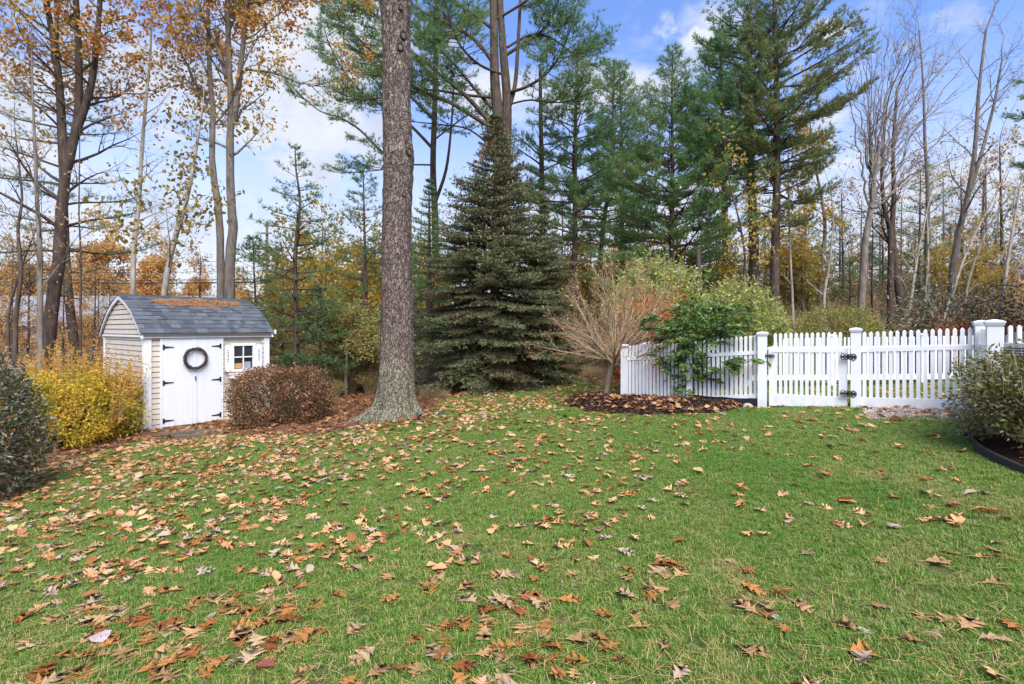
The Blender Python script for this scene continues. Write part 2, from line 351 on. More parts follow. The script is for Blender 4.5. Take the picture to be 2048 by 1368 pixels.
def inside(poly, x, y):
    r = np.zeros(x.shape, bool); n = len(poly)
    for i in range(n):
        x0, y0 = poly[i]; x1, y1 = poly[(i + 1) % n]
        if y0 == y1: continue
        c = ((y0 > y) != (y1 > y)) & (x < (x1 - x0) * (y - y0) / (y1 - y0) + x0); r ^= c
    return r
def jit(x, y): return .07 * np.sin(x * 9.1 + y * 4.7) + .06 * np.sin(x * 17.3 - y * 13.1) + .04 * np.sin(x * 37 + y * 29), .07 * np.sin(y * 8.3 - x * 5.1) + .05 * np.sin(y * 19.3 + x * 11.7)

edge_px = [(-320, 1180), (-120, 1060), (0, 985), (90, 938), (180, 908), (290, 884), (380, 880), (470, 870), (560, 874), (640, 872), (700, 856), (850, 842), (872, 822), (885, 797), (960, 781), (1100, 770), (1180, 768), (1246, 768)]
edge = [tuple(G(*p).xy) for p in edge_px]
wood_poly = edge + [(3.2, 14.4), (3.0, 15.3), (9, 15.6), (16, 16.2), (60, 18), (60, 90), (-60, 90), (-60, 3)]
mound_px = [(1128, 806), (1170, 824), (1260, 832), (1360, 832), (1450, 826), (1500, 815), (1525, 814)]
mound_poly = [tuple(G(*p).xy) for p in mound_px] + [(4.1, 8.85), (3.2, 9.5), (2.3, 10.4), (2.0, 11.2), (1.3, 11.3)]
gravel_poly = [tuple(G(*p).xy) for p in [(1722, 817), (1735, 838), (1800, 843), (1930, 846), (2060, 852)]] + [(8.0, 6.6), (7.6, 7.2), (5.35, 8.2)]
rb_px = [(1945, 880), (1955, 905), (1990, 928), (2048, 952), (2140, 985), (2300, 1030)]
rb_edge = [G(*p) for p in rb_px]
rbed_poly = [tuple(p.xy) for p in rb_edge] + [(9.5, 5.0), (8.3, 6.3), (5.8, 6.55), (5.25, 6.1)]
def bedmask(x, y):
    jx, jy = jit(x, y); return inside(wood_poly, x + jx, y + jy), inside(mound_poly, x + jx * .7, y + jy * .7), inside(gravel_poly, x + jx * .6, y + jy * .6), inside(rbed_poly, x, y)

def axis(a, b, st, ext, g=1.25):
    c = list(np.arange(a, b, st)); s = st; v = a; L_ = []
    while v > -ext: s *= g; v -= s; L_.append(v)
    s = st; v = c[-1]; R_ = []
    while v < ext: s *= g; v += s; R_.append(v)
    return np.array(L_[::-1] + c + R_)
gx = axis(-13, 12, .18, 900); gy = axis(-2, 18, .18, 900)
XX, YY = np.meshgrid(gx, gy); ZZ = zg(XX, YY)
def gridmesh(name, XX, YY, ZZ, keep=None):
    ny, nx = XX.shape; I = np.arange(nx * ny).reshape(ny, nx)
    Fq = np.stack([I[:-1, :-1], I[:-1, 1:], I[1:, 1:], I[1:, :-1]], -1).reshape(-1, 4)
    V = np.stack([XX, YY, ZZ], -1).reshape(-1, 3)
    if keep is not None:
        Fq = Fq[keep.ravel()]; u, inv = np.unique(Fq, return_inverse=True); V = V[u]; Fq = inv.reshape(-1, 4)
    return mesh_of(name, V, [Fq], True)
def soilmat(name, cols, scale=14, dist=.02):
    m, t, o = nmat(name); f = noise(t, scale, 8, .7); c = ramp(t, f, cols)
    c = mixc(t, .5, c, ramp(t, noise(t, 1.3, 4), [(.35, .75, .75, .75), (.65, 1.15, 1.1, 1.05)]), 'MULTIPLY')
    princ(t, o, c, .95, .1, bump(t, f, dist)); return m
m, t, o_ = nmat('lawn_soil_and_thatch')
f1 = noise(t, 45, 6, .7); c = ramp(t, f1, [(.3, .045, .07, .018), (.5, .08, .11, .03), (.7, .17, .15, .06)])
c = mixc(t, sstep(t, noise(t, .9, 5, .6), .50, .68), c, ramp(t, f1, [(.3, .10, .085, .035), (.7, .26, .20, .10)]))
princ(t, o_, c, .95, .1, bump(t, f1, .02)); M['lawn'] = m
M['woodfloor'] = soilmat('leaf_litter_soil', [(.3, .05, .026, .017), (.5, .15, .075, .04), (.68, .27, .15, .08)], 18)
M['mulch'] = soilmat('dark_mulch', [(.3, .012, .008, .007), (.55, .035, .02, .015), (.75, .10, .055, .035)], 30, .03)
M['gravelbase'] = soilmat('pebble_bed', [(.3, .14, .11, .09), (.7, .40, .34, .28)], 40)
lawn = obj('lawn', gridmesh('lawn', XX, YY, ZZ), M['lawn'], kind='structure')

def sheet(name, k, m, x0, x1, y0, y1, st, off, mound=0, **pr):
    ax = np.arange(x0, x1, st); ay = np.arange(y0, y1, st); X2, Y2 = np.meshgrid(ax, ay); Z2 = zg(X2, Y2)
    cx = (X2[:-1, :-1] + X2[1:, 1:]) / 2; cy = (Y2[:-1, :-1] + Y2[1:, 1:]) / 2; keep = bedmask(cx, cy)[k]
    bump_ = mound(X2, Y2) if callable(mound) else 0
    return obj(name, gridmesh(name, X2, Y2, Z2 + off + bump_, keep), m, **pr)
def moundf(x, y):
    x = np.asarray(x, float); y = np.asarray(y, float); d = np.full(x.shape, 9.)
    for i in range(len(mound_poly)):
        a, b = np.array(mound_poly[i]), np.array(mound_poly[(i + 1) % len(mound_poly)]); e = b - a; t_ = np.clip(((x - a[0]) * e[0] + (y - a[1]) * e[1]) / (e @ e), 0, 1); d = np.minimum(d, np.hypot(x - a[0] - t_ * e[0], y - a[1] - t_ * e[1]))
    f = np.clip(d / .55, 0, 1) * inside(mound_poly, x, y); return .12 * f * (2 - f) + .012 * f * np.sin(x * 23) * np.sin(y * 21)
near = sheet('mulch_bed', 1, M['mulch'], .5, 5.5, 8, 12, .05, .012, moundf, kind='structure')
sheet('leaf_bed', 0, M['woodfloor'], -13, 8, 3, 17, .08, .006, lambda x, y: .015 * np.sin(x * 7) * np.sin(y * 6.3) + .015, kind='structure')
gx2 = np.arange(-60, 60, 1.0); gy2 = np.arange(3, 90, 1.0); X2, Y2 = np.meshgrid(gx2, gy2)
cx = (X2[:-1, :-1] + X2[1:, 1:]) / 2; cy = (Y2[:-1, :-1] + Y2[1:, 1:]) / 2
kp = inside(wood_poly, cx, cy) & ((cy > 16.6) | (cx < -12.6) | (cx > 8))
obj('forest_floor', gridmesh('forest_floor', X2, Y2, zg(X2, Y2) + .03, kp), M['woodfloor'], kind='structure')
sheet('gravel_bed', 2, M['gravelbase'], 4.5, 8.5, 5, 8.6, .05, .010, 0, kind='structure')
sheet('shrub_bed', 3, M['mulch'], 4, 10, 3, 7, .05, .010, lambda x, y: np.full(x.shape, .03), kind='structure')

# ---------------------------------------------------------------- grass (too many blades to count)
rng = np.random.default_rng(7)
src = bpy.data.collections.new('grass_tiles')
def grassmat():
    m, t, o = nmat('grass_blades'); g = t.nodes.new('ShaderNodeNewGeometry')
    c = ramp(t, g.outputs['Random Per Island'], [(0, .065, .16, .016), (.4, .135, .28, .032), (.70, .22, .37, .055), (.86, .36, .41, .11), (.92, .66, .53, .26), (1, .56, .42, .19)])
    f = noise(t, 1.5, 5, .65); c = mixc(t, mathn(t, 'MULTIPLY', sstep(t, f, .50, .72), .8), c, mixc(t, g.outputs['Random Per Island'], (.27, .28, .06), (.56, .46, .20)))
    f2 = noise(t, .6, 3, .5); c = mixc(t, mathn(t, 'MULTIPLY', sstep(t, f2, .5, .62), .45), c, (.10, .26, .025))
    p = t.nodes.new('ShaderNodeBsdfPrincipled'); p.inputs['Roughness'].default_value = .5; p.inputs['Specular IOR Level'].default_value = .3; t.links.new(c, p.inputs['Base Color'])
    tr = t.nodes.new('ShaderNodeBsdfTranslucent'); t.links.new(c, tr.inputs[0]); mx_ = t.nodes.new('ShaderNodeMixShader'); mx_.inputs[0].default_value = .35
    t.links.new(p.outputs[0], mx_.inputs[1]); t.links.new(tr.outputs[0], mx_.inputs[2]); t.links.new(mx_.outputs[0], o.inputs[0]); return m
M['grass'] = grassmat()
TS = .24
for v in range(5):
    n = 820; px = rng.uniform(-TS / 2, TS / 2, n); py = rng.uniform(-TS / 2, TS / 2, n)
    cl = np.sin(px * 40 + v) * np.sin(py * 37 + 2 * v)
    h = rng.uniform(.016, .042, n) * (1 + .35 * cl); az = rng.uniform(0, 6.283, n); lean = rng.uniform(.3, 1.25, n)
    d = np.stack([np.cos(az), np.sin(az), 0 * az], 1); s_ = np.stack([-np.sin(az), np.cos(az), 0 * az], 1)
    b = np.stack([px, py, -.004 + 0 * px], 1); wv = rng.uniform(.0011, .0022, n)[:, None]; up = np.array([[0, 0, 1.]])
    mid = b + up * (h * .62)[:, None] + d * (h * lean * .35)[:, None]; tip = b + up * (h * (1.05 - .32 * lean))[:, None] + d * (h * lean)[:, None]
    V = np.stack([b - s_ * wv, b + s_ * wv, mid + s_ * wv * .8, mid - s_ * wv * .8, tip], 1).reshape(-1, 3); k = np.arange(n)[:, None] * 5
    me = mesh_of('grass_tile', V, [k + np.array([[0, 1, 2, 3]]), k + np.array([[3, 2, 4]])]); me.materials.append(M['grass'])
    src.objects.link(bpy.data.objects.new('grass_tile', me))
def tile_points():
    st = TS * .80; ax = np.arange(-14, 14, st); ay = np.arange(1.6, 17.5, st); x, y = np.meshgrid(ax, ay); x = x.ravel(); y = y.ravel()
    x = x + rng.normal(0, .03, len(x)); y = y + rng.normal(0, .03, len(y))
    k = (np.abs(x) < y * 1.3 + 3); x, y = x[k], y[k]
    b = bedmask(x, y); k = ~(b[0] | b[1] | b[2] | b[3]); x, y = x[k], y[k]
    return x, y
tx, ty = tile_points(); tz = zg(tx, ty) + .004
sx = (zg(tx + .1, ty) - zg(tx - .1, ty)) / .2; sy = (zg(tx, ty + .1) - zg(tx, ty - .1)) / .2
rots = np.zeros((len(tx), 3))
for i in range(len(tx)):
    nv = Vector((-sx[i], -sy[i], 1)).normalized(); q = Vector((0, 0, 1)).rotation_difference(nv) @ Euler((0, 0, rng.uniform(0, 6.283))).to_quaternion()
    rots[i] = q.to_euler()
gme = mesh_of('grass', np.stack([tx, ty, tz], 1), [])
gme = bpy.data.meshes.new('grass'); gme.vertices.add(len(tx)); gme.vertices.foreach_set('co', np.stack([tx, ty, tz], 1).astype(np.float32).ravel())
at = gme.attributes.new('rot', 'FLOAT_VECTOR', 'POINT'); at.data.foreach_set('vector', rots.astype(np.float32).ravel())
at = gme.attributes.new('pick', 'INT', 'POINT'); at.data.foreach_set('value', rng.integers(0, 5, len(tx)).astype(np.int32))
at = gme.attributes.new('scl', 'FLOAT', 'POINT'); at.data.foreach_set('value', rng.uniform(.85, 1.15, len(tx)).astype(np.float32))
grass = obj('grass', gme, None); tag(grass, 'short green grass mixed with straw coloured blades covering the lawn', 'grass', kind='stuff')
ng = bpy.data.node_groups.new('grass_scatter', 'GeometryNodeTree')
ng.interface.new_socket('Geometry', in_out='INPUT', socket_type='NodeSocketGeometry'); ng.interface.new_socket('Geometry', in_out='OUTPUT', socket_type='NodeSocketGeometry')
gi = ng.nodes.new('NodeGroupInput'); go = ng.nodes.new('NodeGroupOutput'); ip = ng.nodes.new('GeometryNodeInstanceOnPoints'); ci = ng.nodes.new('GeometryNodeCollectionInfo')
ci.inputs['Collection'].default_value = src; ci.inputs['Separate Children'].default_value = True; ci.inputs['Reset Children'].default_value = True
def na(nm, ty_):
    a = ng.nodes.new('GeometryNodeInputNamedAttribute'); a.data_type = ty_; a.inputs['Name'].default_value = nm; return a.outputs[0]
ng.links.new(gi.outputs[0], ip.inputs['Points']); ng.links.new(ci.outputs[0], ip.inputs['Instance']); ip.inputs['Pick Instance'].default_value = True
ng.links.new(na('pick', 'INT'), ip.inputs['Instance Index']); ng.links.new(na('rot', 'FLOAT_VECTOR'), ip.inputs['Rotation']); ng.links.new(na('scl', 'FLOAT'), ip.inputs['Scale'])
ng.links.new(ip.outputs[0], go.inputs[0])
md = grass.modifiers.new('scatter', 'NODES'); md.node_group = ng

# ---------------------------------------------------------------- fallen leaves
def oak_outline(k, rnd):
    """lobed outline as right half widths along the midrib"""
    if k == 0: pr = [(0, .03), (.13, .07), (.36, .34), (.35, .10), (.64, .50), (.60, .12), (.88, .32), (.82, .08), (1.04, .0)]
    elif k == 1: pr = [(0, .04), (.10, .10), (.28, .30), (.29, .13), (.55, .46), (.52, .15), (.80, .38), (.76, .12), (1.0, .0)]
    else: pr = [(0, .05), (.15, .24), (.35, .36), (.55, .36), (.75, .27), (.9, .13), (1.0, .0)]
    return [(t_ + rnd.uniform(-.015, .015), w_ * rnd.uniform(.85, 1.15)) for t_, w_ in pr]
def leaf_geo(kind, rnd, curl, size=1.0, cup=.3):
    L_ = oak_outline(kind, rnd); R_ = oak_outline(kind, rnd); V = []; n = len(L_)
    for i in range(n):
        t_ = L_[i][0]
        def pt(w_, sgn):
            yv = t_; a = w_ * cup * 1.5
            z = .16 * math.sin(t_ * 3.1 * (1 + curl * .3) + curl) * curl + abs(w_) * a * rnd.uniform(.5, 1.3) + rnd.uniform(0, .03)
            return (sgn * w_ * (1 - .25 * cup), yv - .5, z)
        V += [pt(L_[i][1], -1), (0, t_ - .5, .12 * math.sin(t_ * 3.1) * curl), pt(R_[i][1], 1)]
    Fq = []
    for i in range(n - 1):
        a = i * 3; b = a + 3; Fq += [[a, a + 1, b + 1, b], [a + 1, a + 2, b + 2, b + 1]]
    s0 = len(V); V += [(-.012, -.5, .0), (.012, -.5, .0), (.01, -.86, .05), (-.01, -.86, .05)]; Fq += [[s0, s0 + 1, s0 + 2, s0 + 3]]
    return np.array(V) * size, np.array(Fq)
rnd = random.Random(5)
LEAFCOL = {'tan': (.70, .40, .18), 'brown': (.42, .15, .045), 'orange': (.62, .27, .08), 'grey': (.62, .57, .49), 'pale': (.74, .50, .27)}
def fallenmat(nm, c, veins=True):
    m, t, o = nmat(nm + '_leaf_surface'); oi = t.nodes.new('ShaderNodeObjectInfo'); tcn = t.nodes.new('ShaderNodeTexCoord')
    f = noise(t, 9, 6, .7, vec=tcn.outputs['Object']); cc = ramp(t, f, [(.25, *(x * .68 for x in c)), (.5, *c), (.78, *(min(1, x * 1.25) for x in c))])
    cc = mixc(t, mathn(t, 'MULTIPLY', sstep(t, noise(t, 3, 3, .6, vec=tcn.outputs['Object']), .58, .7), .5), cc, tuple(x * .5 for x in c))
    hs = t.nodes.new('ShaderNodeHueSaturation'); t.links.new(cc, hs.inputs['Color']); t.links.new(mathn(t, 'ADD', mathn(t, 'MULTIPLY', oi.outputs['Random'], .5), .75), hs.inputs['Value']); hs.inputs['Hue'].default_value = .5
    s_ = t.nodes.new('ShaderNodeSeparateXYZ'); t.links.new(tcn.outputs['Object'], s_.inputs[0])
    wv = t.nodes.new('ShaderNodeMath'); wv.operation = 'ABSOLUTE'; t.links.new(s_.outputs[0], wv.inputs[0])
    rib = sstep(t, wv.outputs[0], .022, .008)
    side = mathn(t, 'SINE', mathn(t, 'MULTIPLY', mathn(t, 'SUBTRACT', s_.outputs[1], mathn(t, 'MULTIPLY', wv.outputs[0], 1.1)), 46.0)); rib = mathn(t, 'MAXIMUM', rib, mathn(t, 'MULTIPLY', sstep(t, side, .9, .99), .5))
    c3 = mixc(t, mathn(t, 'MULTIPLY', rib, .4), hs.outputs[0], tuple(min(1, x * 1.5 + .04) for x in c))
    princ(t, o, c3, .75, .08, bump(t, f, .04)); return m
LM = {k: fallenmat(k, v) for k, v in LEAFCOL.items()}
LM['yellow'] = fallenmat('yellow', (.62, .40, .09)); LM['pink'] = fallenmat('pink', (.98, .74, .70)); LM['crimson'] = fallenmat('crimson', (.40, .12, .09))
leafmesh = {}
for cn in LEAFCOL:
    leafmesh[cn] = []
    for v in range(9):
        kd = 2 if cn == 'grey' and v > 1 else v % 2
        Vv, Fv = leaf_geo(kd, rnd, rnd.uniform(-.5, .9), 1, rnd.uniform(.0, .5)); me = mesh_of('fallen_leaf', Vv, [Fv], True); me.materials.append(LM[cn]); leafmesh[cn].append(me)
def lawn_density(x, y):
    """leaves lie thicker to the left and towards the beds, thinner to the right"""
    d = .16 + .56 * np.clip((2.0 - x) / 6, 0, 1) + .55 * np.clip((y - 5.5) / 4, 0, 1) * np.clip((3.2 - x) / 4, .12, 1)
    return np.clip(d * (.55 + .75 * (np.sin(x * 2.3 + y) * np.sin(y * 2.9 - x * .7) > -.1)), 0, 1.6)
LB = {'tan': 'tan lobed oak leaf lying curled on the near grass', 'brown': 'dark red-brown lobed oak leaf lying on the near grass', 'orange': 'orange-brown lobed oak leaf lying on the near grass',
      'grey': 'silvery grey weathered leaf lying on the near grass', 'pale': 'pale buff lobed oak leaf lying on the near grass'}
spots = []; 
while len(spots) < 11500:
    y = rng.uniform(2.35, 15); x = rng.uniform(-y * 1.05 - .4, y * 1.05 + .4)
    if rng.uniform(0, 1.6) < lawn_density(np.array(x), np.array(y)) * min(1, .12 + y / 11): spots.append((x, y))
    if rng.uniform() < .22 and spots: 
        a, b = spots[-1]; spots.append((a + rng.normal(0, .24), b + rng.normal(0, .24)))
spots = np.array(spots); bm_ = bedmask(spots[:, 0], spots[:, 1]); spots = spots[~(bm_[0] | bm_[1] | bm_[3])]
spots = spots[np.argsort(spots[:, 1])]
vis = [i for i in range(len(spots)) if abs(spots[i, 0]) < spots[i, 1] * .985 + .02 and spots[i, 1] > 2.68][:290]; vs = set(vis)
fixed = [('pink', -.99 * 2.95 * .8, 2.98, .15, 2, 'pale pink broad leaf lying on the grass at the lower left', G(200, 1292)), ('crimson', 0, 0, .13, 2, 'crimson purple leaf lying on the grass at the bottom edge', G(528, 1352)),
         ('yellow', 0, 0, .10, 2, 'bright yellow leaf lying among tan leaves beside the left of centre', G(662, 1030)), ('yellow', 0, 0, .11, 2, 'pale yellow leaf half buried under a tan leaf cluster', G(918, 1137)),
         ('yellow', 0, 0, .11, 1, 'yellow lobed leaf on the grass near the lower left', G(362, 1127))]
def put_leaf(name, me, p, s, label, group):
    o = bpy.data.objects.new(name, me); col.objects.link(o); o.location = p; o.scale = (s * rnd.uniform(.75, 1.2), s, s * rnd.uniform(.4, 1.1))
    o.rotation_euler = (rnd.uniform(-.16, .16), rnd.uniform(-.16, .16), rnd.uniform(0, 6.283)); tag(o, label, 'leaf', group); return o
for cn, _, _, s, kd, lb, g_ in fixed:
    Vv, Fv = leaf_geo(kd, rnd, .5, 1, .25); me = mesh_of('fallen_leaf', Vv, [Fv], True); me.materials.append(LM[cn]); put_leaf('fallen_leaf', me, g_ + Vector((0, 0, .035)), s, lb, None)
zz = zg(spots[:, 0], spots[:, 1])
names = list(LEAFCOL); pw = [.38, .17, .29, .03, .13]
for i in vis:
    cn = names[rng.choice(5, p=pw)]; s = rng.uniform(.105, .172) * (.62 if cn == 'grey' else 1)
    fx = spots[i, 0] / spots[i, 1]; fy = EYE - zz[i]; rowv = fy / spots[i, 1]
    where_ = ('in the nearest row', 'a little farther back', 'in the third band back')[0 if rowv > .56 else 1 if rowv > .44 else 2] + ', ' + ('far left', 'left of centre', 'centre', 'right of centre', 'far right')[min(4, int((fx + .98) / .392))]
    put_leaf('fallen_leaf', leafmesh[cn][rng.integers(0, 9)], (spots[i, 0], spots[i, 1], zz[i] + rng.uniform(.014, .034)), s, LB[cn].replace(' lying', '').replace('near grass', 'grass') + ' ' + where_, 'fallen ' + cn + ' leaves on the lawn')
# farther leaves: past the number that can be picked apart
def litter(name, label, pts, zoff, mat_, smin=.085, smax=.14, tilt=.25, cat='leaves'):
    geos = [leaf_geo(2 if k == 8 else k % 2, rnd, rnd.uniform(-.5, .9), 1, rnd.uniform(.0, .6)) for k in range(9)]
    grp = rng.integers(0, 9, len(pts)); mb = MB(); z = zg(pts[:, 0], pts[:, 1]) + zoff
    for k in range(9):
        s = np.where(grp == k)[0]; n = len(s)
        if not n: continue
        Vv, Fv = geos[k]; a = rng.uniform(0, 6.283, n); tx_, ty_ = rng.normal(0, tilt, n), rng.normal(0, tilt, n); S_ = rng.uniform(smin, smax, n)
        ex = np.stack([np.cos(a), np.sin(a), tx_ * .9], 1); ey = np.stack([-np.sin(a), np.cos(a), ty_ * .9], 1); ex = nrm(ex); ey = nrm(ey - ex * (ex * ey).sum(1, keepdims=True)); ez = np.cross(ex, ey)
        B = np.stack([ex, ey, ez], 1) * S_[:, None, None]; W_ = np.einsum('vk,nkj->nvj', Vv, B) + np.stack([pts[s, 0], pts[s, 1], z[s] + rng.uniform(0, .02, n)], 1)[:, None]
        mb.add(W_.reshape(-1, 3), (Fv[None] + (np.arange(n) * len(Vv))[:, None, None]).reshape(-1, 4))
    o = mb.build(name, mat_, None, True); tag(o, label, cat, kind='stuff'); return o
rest = spots[[i for i in range(len(spots)) if i not in vs]]
litter('leaf_litter', 'tan and brown oak leaves strewn over the farther lawn', rest, .024, M['litter'])
def scatter(poly, n, box):
    out_ = []
    while len(out_) < n:
        x = rng.uniform(box[0], box[1], n * 2); y = rng.uniform(box[2], box[3], n * 2); k = inside(poly, x, y); out_ += list(zip(x[k], y[k]))
    return np.array(out_[:n])
eb = [(a, b) for a, b in edge]
bed_near = eb + [(2.8, 15.8), (-1, 16.5), (-5, 16), (-9, 17.5), (-13, 12), (-13, 5)]
b1 = scatter(bed_near, 4600, (-13, 3.2, 3, 18)); litter('bed_leaf_litter', 'rust and tan leaves covering the mulch bed behind the lawn', b1, .035, M['litter_bed'], .07, .15, .3)
b2 = scatter(mound_poly, 260, (.5, 5.5, 8, 12)); b3 = scatter(gravel_poly, 110, (4, 9, 5, 9)); b4 = scatter(rbed_poly, 260, (4.5, 9, 3.5, 7))
bb = litter('mound_leaf_litter', 'brown leaves caught on the dark mulch mound by the fence', b2, .03 + 0, M['litter_bed'], .08, .14)
me = bb.data; co = np.zeros(len(me.vertices) * 3); me.vertices.foreach_get('co', co); co = co.reshape(-1, 3); co[:, 2] += moundf(co[:, 0], co[:, 1]); me.vertices.foreach_set('co', co.ravel()); me.update()
litter('gravel_leaf_litter', 'tan leaves lying on the pebble strip below the fence', b3, .02, M['litter'], .07, .13); litter('shrub_leaf_litter', 'brown leaves under the shrub inside the black edging', b4, .05, M['litter_bed'], .08, .15)
# dry pine needles on the lawn
n = 19000; y = 2.2 + 11 * rng.uniform(0, 1, n) ** 1.4; x = rng.uniform(-1, 1, n) * (y * 1.05 + .3); k = rng.uniform(0, 1, n) < .5 + .5 * (np.sin(x * 3.1) * np.sin(y * 2.7 + x) > 0); x, y = x[k], y[k]
bmk = bedmask(x, y); k = ~(bmk[0] | bmk[1] | bmk[2] | bmk[3]); x, y = x[k], y[k]; mb = MB()
pts = np.stack([x, y, zg(x, y) + rng.uniform(.018, .036, len(x))], 1); a = rng.uniform(0, 6.283, len(x)); 
def strands(mb, pts, a, L, W, lift=.12):
    n = len(pts); d = np.stack([np.cos(a), np.sin(a), rng.normal(0, lift, n)], 1); s = np.stack([-np.sin(a), np.cos(a), 0 * a], 1); l = (L * rng.uniform(.6, 1.3, n))[:, None]
    mid = pts + d * l * .5 + s * (l * rng.normal(0, .035, n)[:, None]); V = np.stack([pts - s * W, pts + s * W, mid + s * W, mid - s * W, pts + d * l], 1).reshape(-1, 3); k = np.arange(n)[:, None] * 5
    mb.add(V, k + np.array([[0, 1, 2, 3]])); mb.add(np.zeros((0, 3)), np.zeros((0, 3), int)); mb.T.append(k + np.array([[3, 2, 4]]) + mb.n - 5 * n)
strands(mb, pts, a, .12, .0012); mb.build('needle_litter', M['straw'], None, label='dry straw coloured pine needles lying on the grass', category='needles', kind='stuff')
q = scatter(bed_near, 6500, (-13, 3.2, 3, 18)); mb = MB(); strands(mb, np.c_[q, zg(q[:, 0], q[:, 1]) + .045 + rng.uniform(0, .03, len(q))], rng.uniform(0, 6.28, len(q)), .14, .003); mb.build('bed_needle_litter', M['roofneedle'], None, label='orange pine needles matted over the leaf bed', category='needles', kind='stuff')
# mulch chips and pebbles
mb = MB(); q = scatter(mound_poly, 2600, (.5, 5.5, 8, 12)); q2 = scatter(rbed_poly, 900, (4.5, 9, 3.5, 7)); q3 = scatter(bed_near, 3500, (-13, 3.2, 3, 14))
for qq, mf in ((q, True), (q2, False), (q3, False)):
    z = zg(qq[:, 0], qq[:, 1]) + .03 + (moundf(qq[:, 0], qq[:, 1]) if mf else 0)
    leaves(mb, rng, np.c_[qq, z], np.tile([[0, 0, .0]], (len(qq), 1)) + rng.normal(0, 1, (len(qq), 3)) * [1, 1, .15], .07, .025, .01)
mb.build('mulch_chips', M['mulchchip'], None, label='loose dark bark chips spread over the planting beds', category='mulch', kind='stuff')
mb = MB(); q = scatter(gravel_poly, 1500, (4, 9, 5, 9)); z = zg(q[:, 0], q[:, 1]) + .012
bs = np.array([[1, 0, 0], [0, 1, 0], [-1, 0, 0], [0, -1, 0], [0, 0, .7], [0, 0, -.6]]); bf = np.array([[0, 1, 4], [1, 2, 4], [2, 3, 4], [3, 0, 4], [1, 0, 5], [2, 1, 5], [3, 2, 5], [0, 3, 5]])
S3 = rng.uniform(.010, .026, (len(q), 1, 3)); an = rng.uniform(0, 6.28, len(q)); Vb = bs[None] * S3; Vr = np.stack([Vb[..., 0] * np.cos(an)[:, None] - Vb[..., 1] * np.sin(an)[:, None], Vb[..., 0] * np.sin(an)[:, None] + Vb[..., 1] * np.cos(an)[:, None], Vb[..., 2]], -1)
Vr = Vr + np.c_[q, z][:, None]; mb.add(Vr.reshape(-1, 3), (bf[None] + (np.arange(len(q)) * 6)[:, None, None]).reshape(-1, 3))
m, t, o_ = nmat('river_pebbles'); g = t.nodes.new('ShaderNodeNewGeometry'); princ(t, o_, ramp(t, g.outputs['Random Per Island'], [(.20, .15, .12), (.42, .35, .29), (.55, .50, .45), (.34, .22, .16)]), .7, .3)
mb.build('gravel', m, None, True, label='small tan and grey pebbles in the strip below the gate fence', category='gravel', kind='stuff')
# ---------------------------------------------------------------- shed
SH = Vector((-7.83, 11.2, -.36)); ang = math.atan2(.768, .64)
shed = thing('garden_shed', 'small cream clapboard garden shed with white double doors and curved grey shingle roof', 'shed', SH, ang)
SW, SD, EH, AP = 2.63, 3.15, 2.05, 2.99    # width, depth, eave height, ridge height
KN = (.62, 2.62)                           # roof knee: distance from the front wall, height
def sb(name, m, *boxes, parent=shed, **pr):
    mb = MB()
    for b in boxes: mb.box(*b)
    return mb.build(name, m, parent, **pr)
mb = MB(); mb.box(.03, SW - .03, .04, SD - .04, .0, EH - .02)
prof = [(.03, EH), (.35, 2.40), (KN[0], KN[1] - .02), (SD / 2, AP - .04), (SD - KN[0], KN[1] - .02), (SD - .35, 2.40), (SD - .03, EH)]
for x0, x1 in ((.05, SW - .05),):
    n = len(prof); V = [(x0, a, b) for a, b in prof] + [(x1, a, b) for a, b in prof]
    c0 = (x0, SD / 2, EH); c1 = (x1, SD / 2, EH); V += [c0, c1]
    mb.add(V, [[i, i + 1, 2 * n] for i in range(n - 1)]); mb.add(V, [[n + i + 1, n + i, 2 * n + 1] for i in range(n - 1)])
mb.build('wall', M['siding'], shed)
def board(x0, x1, z0, h, axis, off=0.0):
    """clapboard with a proud lower edge, running along the front (x) or the end wall (y)"""
    mb = MB(); t0, t1 = .020, .008; z0 += h * .15; h *= .85
    if axis == 'x': V = [(x0, off - t0, z0), (x1, off - t0, z0), (x1, off - t1, z0 + h), (x0, off - t1, z0 + h), (x0, off + .02, z0), (x1, off + .02, z0), (x1, off + .02, z0 + h), (x0, off + .02, z0 + h)]
    else: V = [(off - t0, x1, z0), (off - t0, x0, z0), (off - t1, x0, z0 + h), (off - t1, x1, z0 + h), (off + .02, x1, z0), (off + .02, x0, z0), (off + .02, x0, z0 + h), (off + .02, x1, z0 + h)]
    mb.add(V, [[0, 1, 2, 3], [4, 7, 6, 5], [0, 4, 5, 1], [3, 2, 6, 7], [0, 3, 7, 4], [1, 5, 6, 2]]); return mb.build('siding_board', M['siding'], shed)
nC = 18; ch = EH / nC
for i in range(nC):
    z0 = i * ch
    board(.115, .275, z0, ch, 'x', .02)
    if z0 + ch < .90 or z0 > 1.83: board(1.565, SW - .10, z0, ch, 'x', .02)
    else: board(1.565, 1.60, z0, ch, 'x', .02); board(2.47, SW - .10, z0, ch, 'x', .02)
    board(.09, SD - .09, z0, ch, 'y', .0)
for i in range(nC):                                     # right-hand end wall
    b = board(.09, SD - .09, i * ch, ch, 'y', .0); b.rotation_euler = (0, 0, math.pi); b.location = (SW, SD, 0)
def yspan(z):
    pr = prof[:4]
    for (a, b), (c, d) in zip(pr, pr[1:]):
        if b <= z <= d: return a + (c - a) * (z - b) / (d - b)
    return prof[0][0]
z0 = EH + .02
while z0 < AP - .14:
    y0, y1 = yspan(z0 + .09), yspan(z0 + .09); y0 = yspan(z0 + ch * .8); board(y0, SD - y0, z0, ch, 'y', -.035); z0 += ch
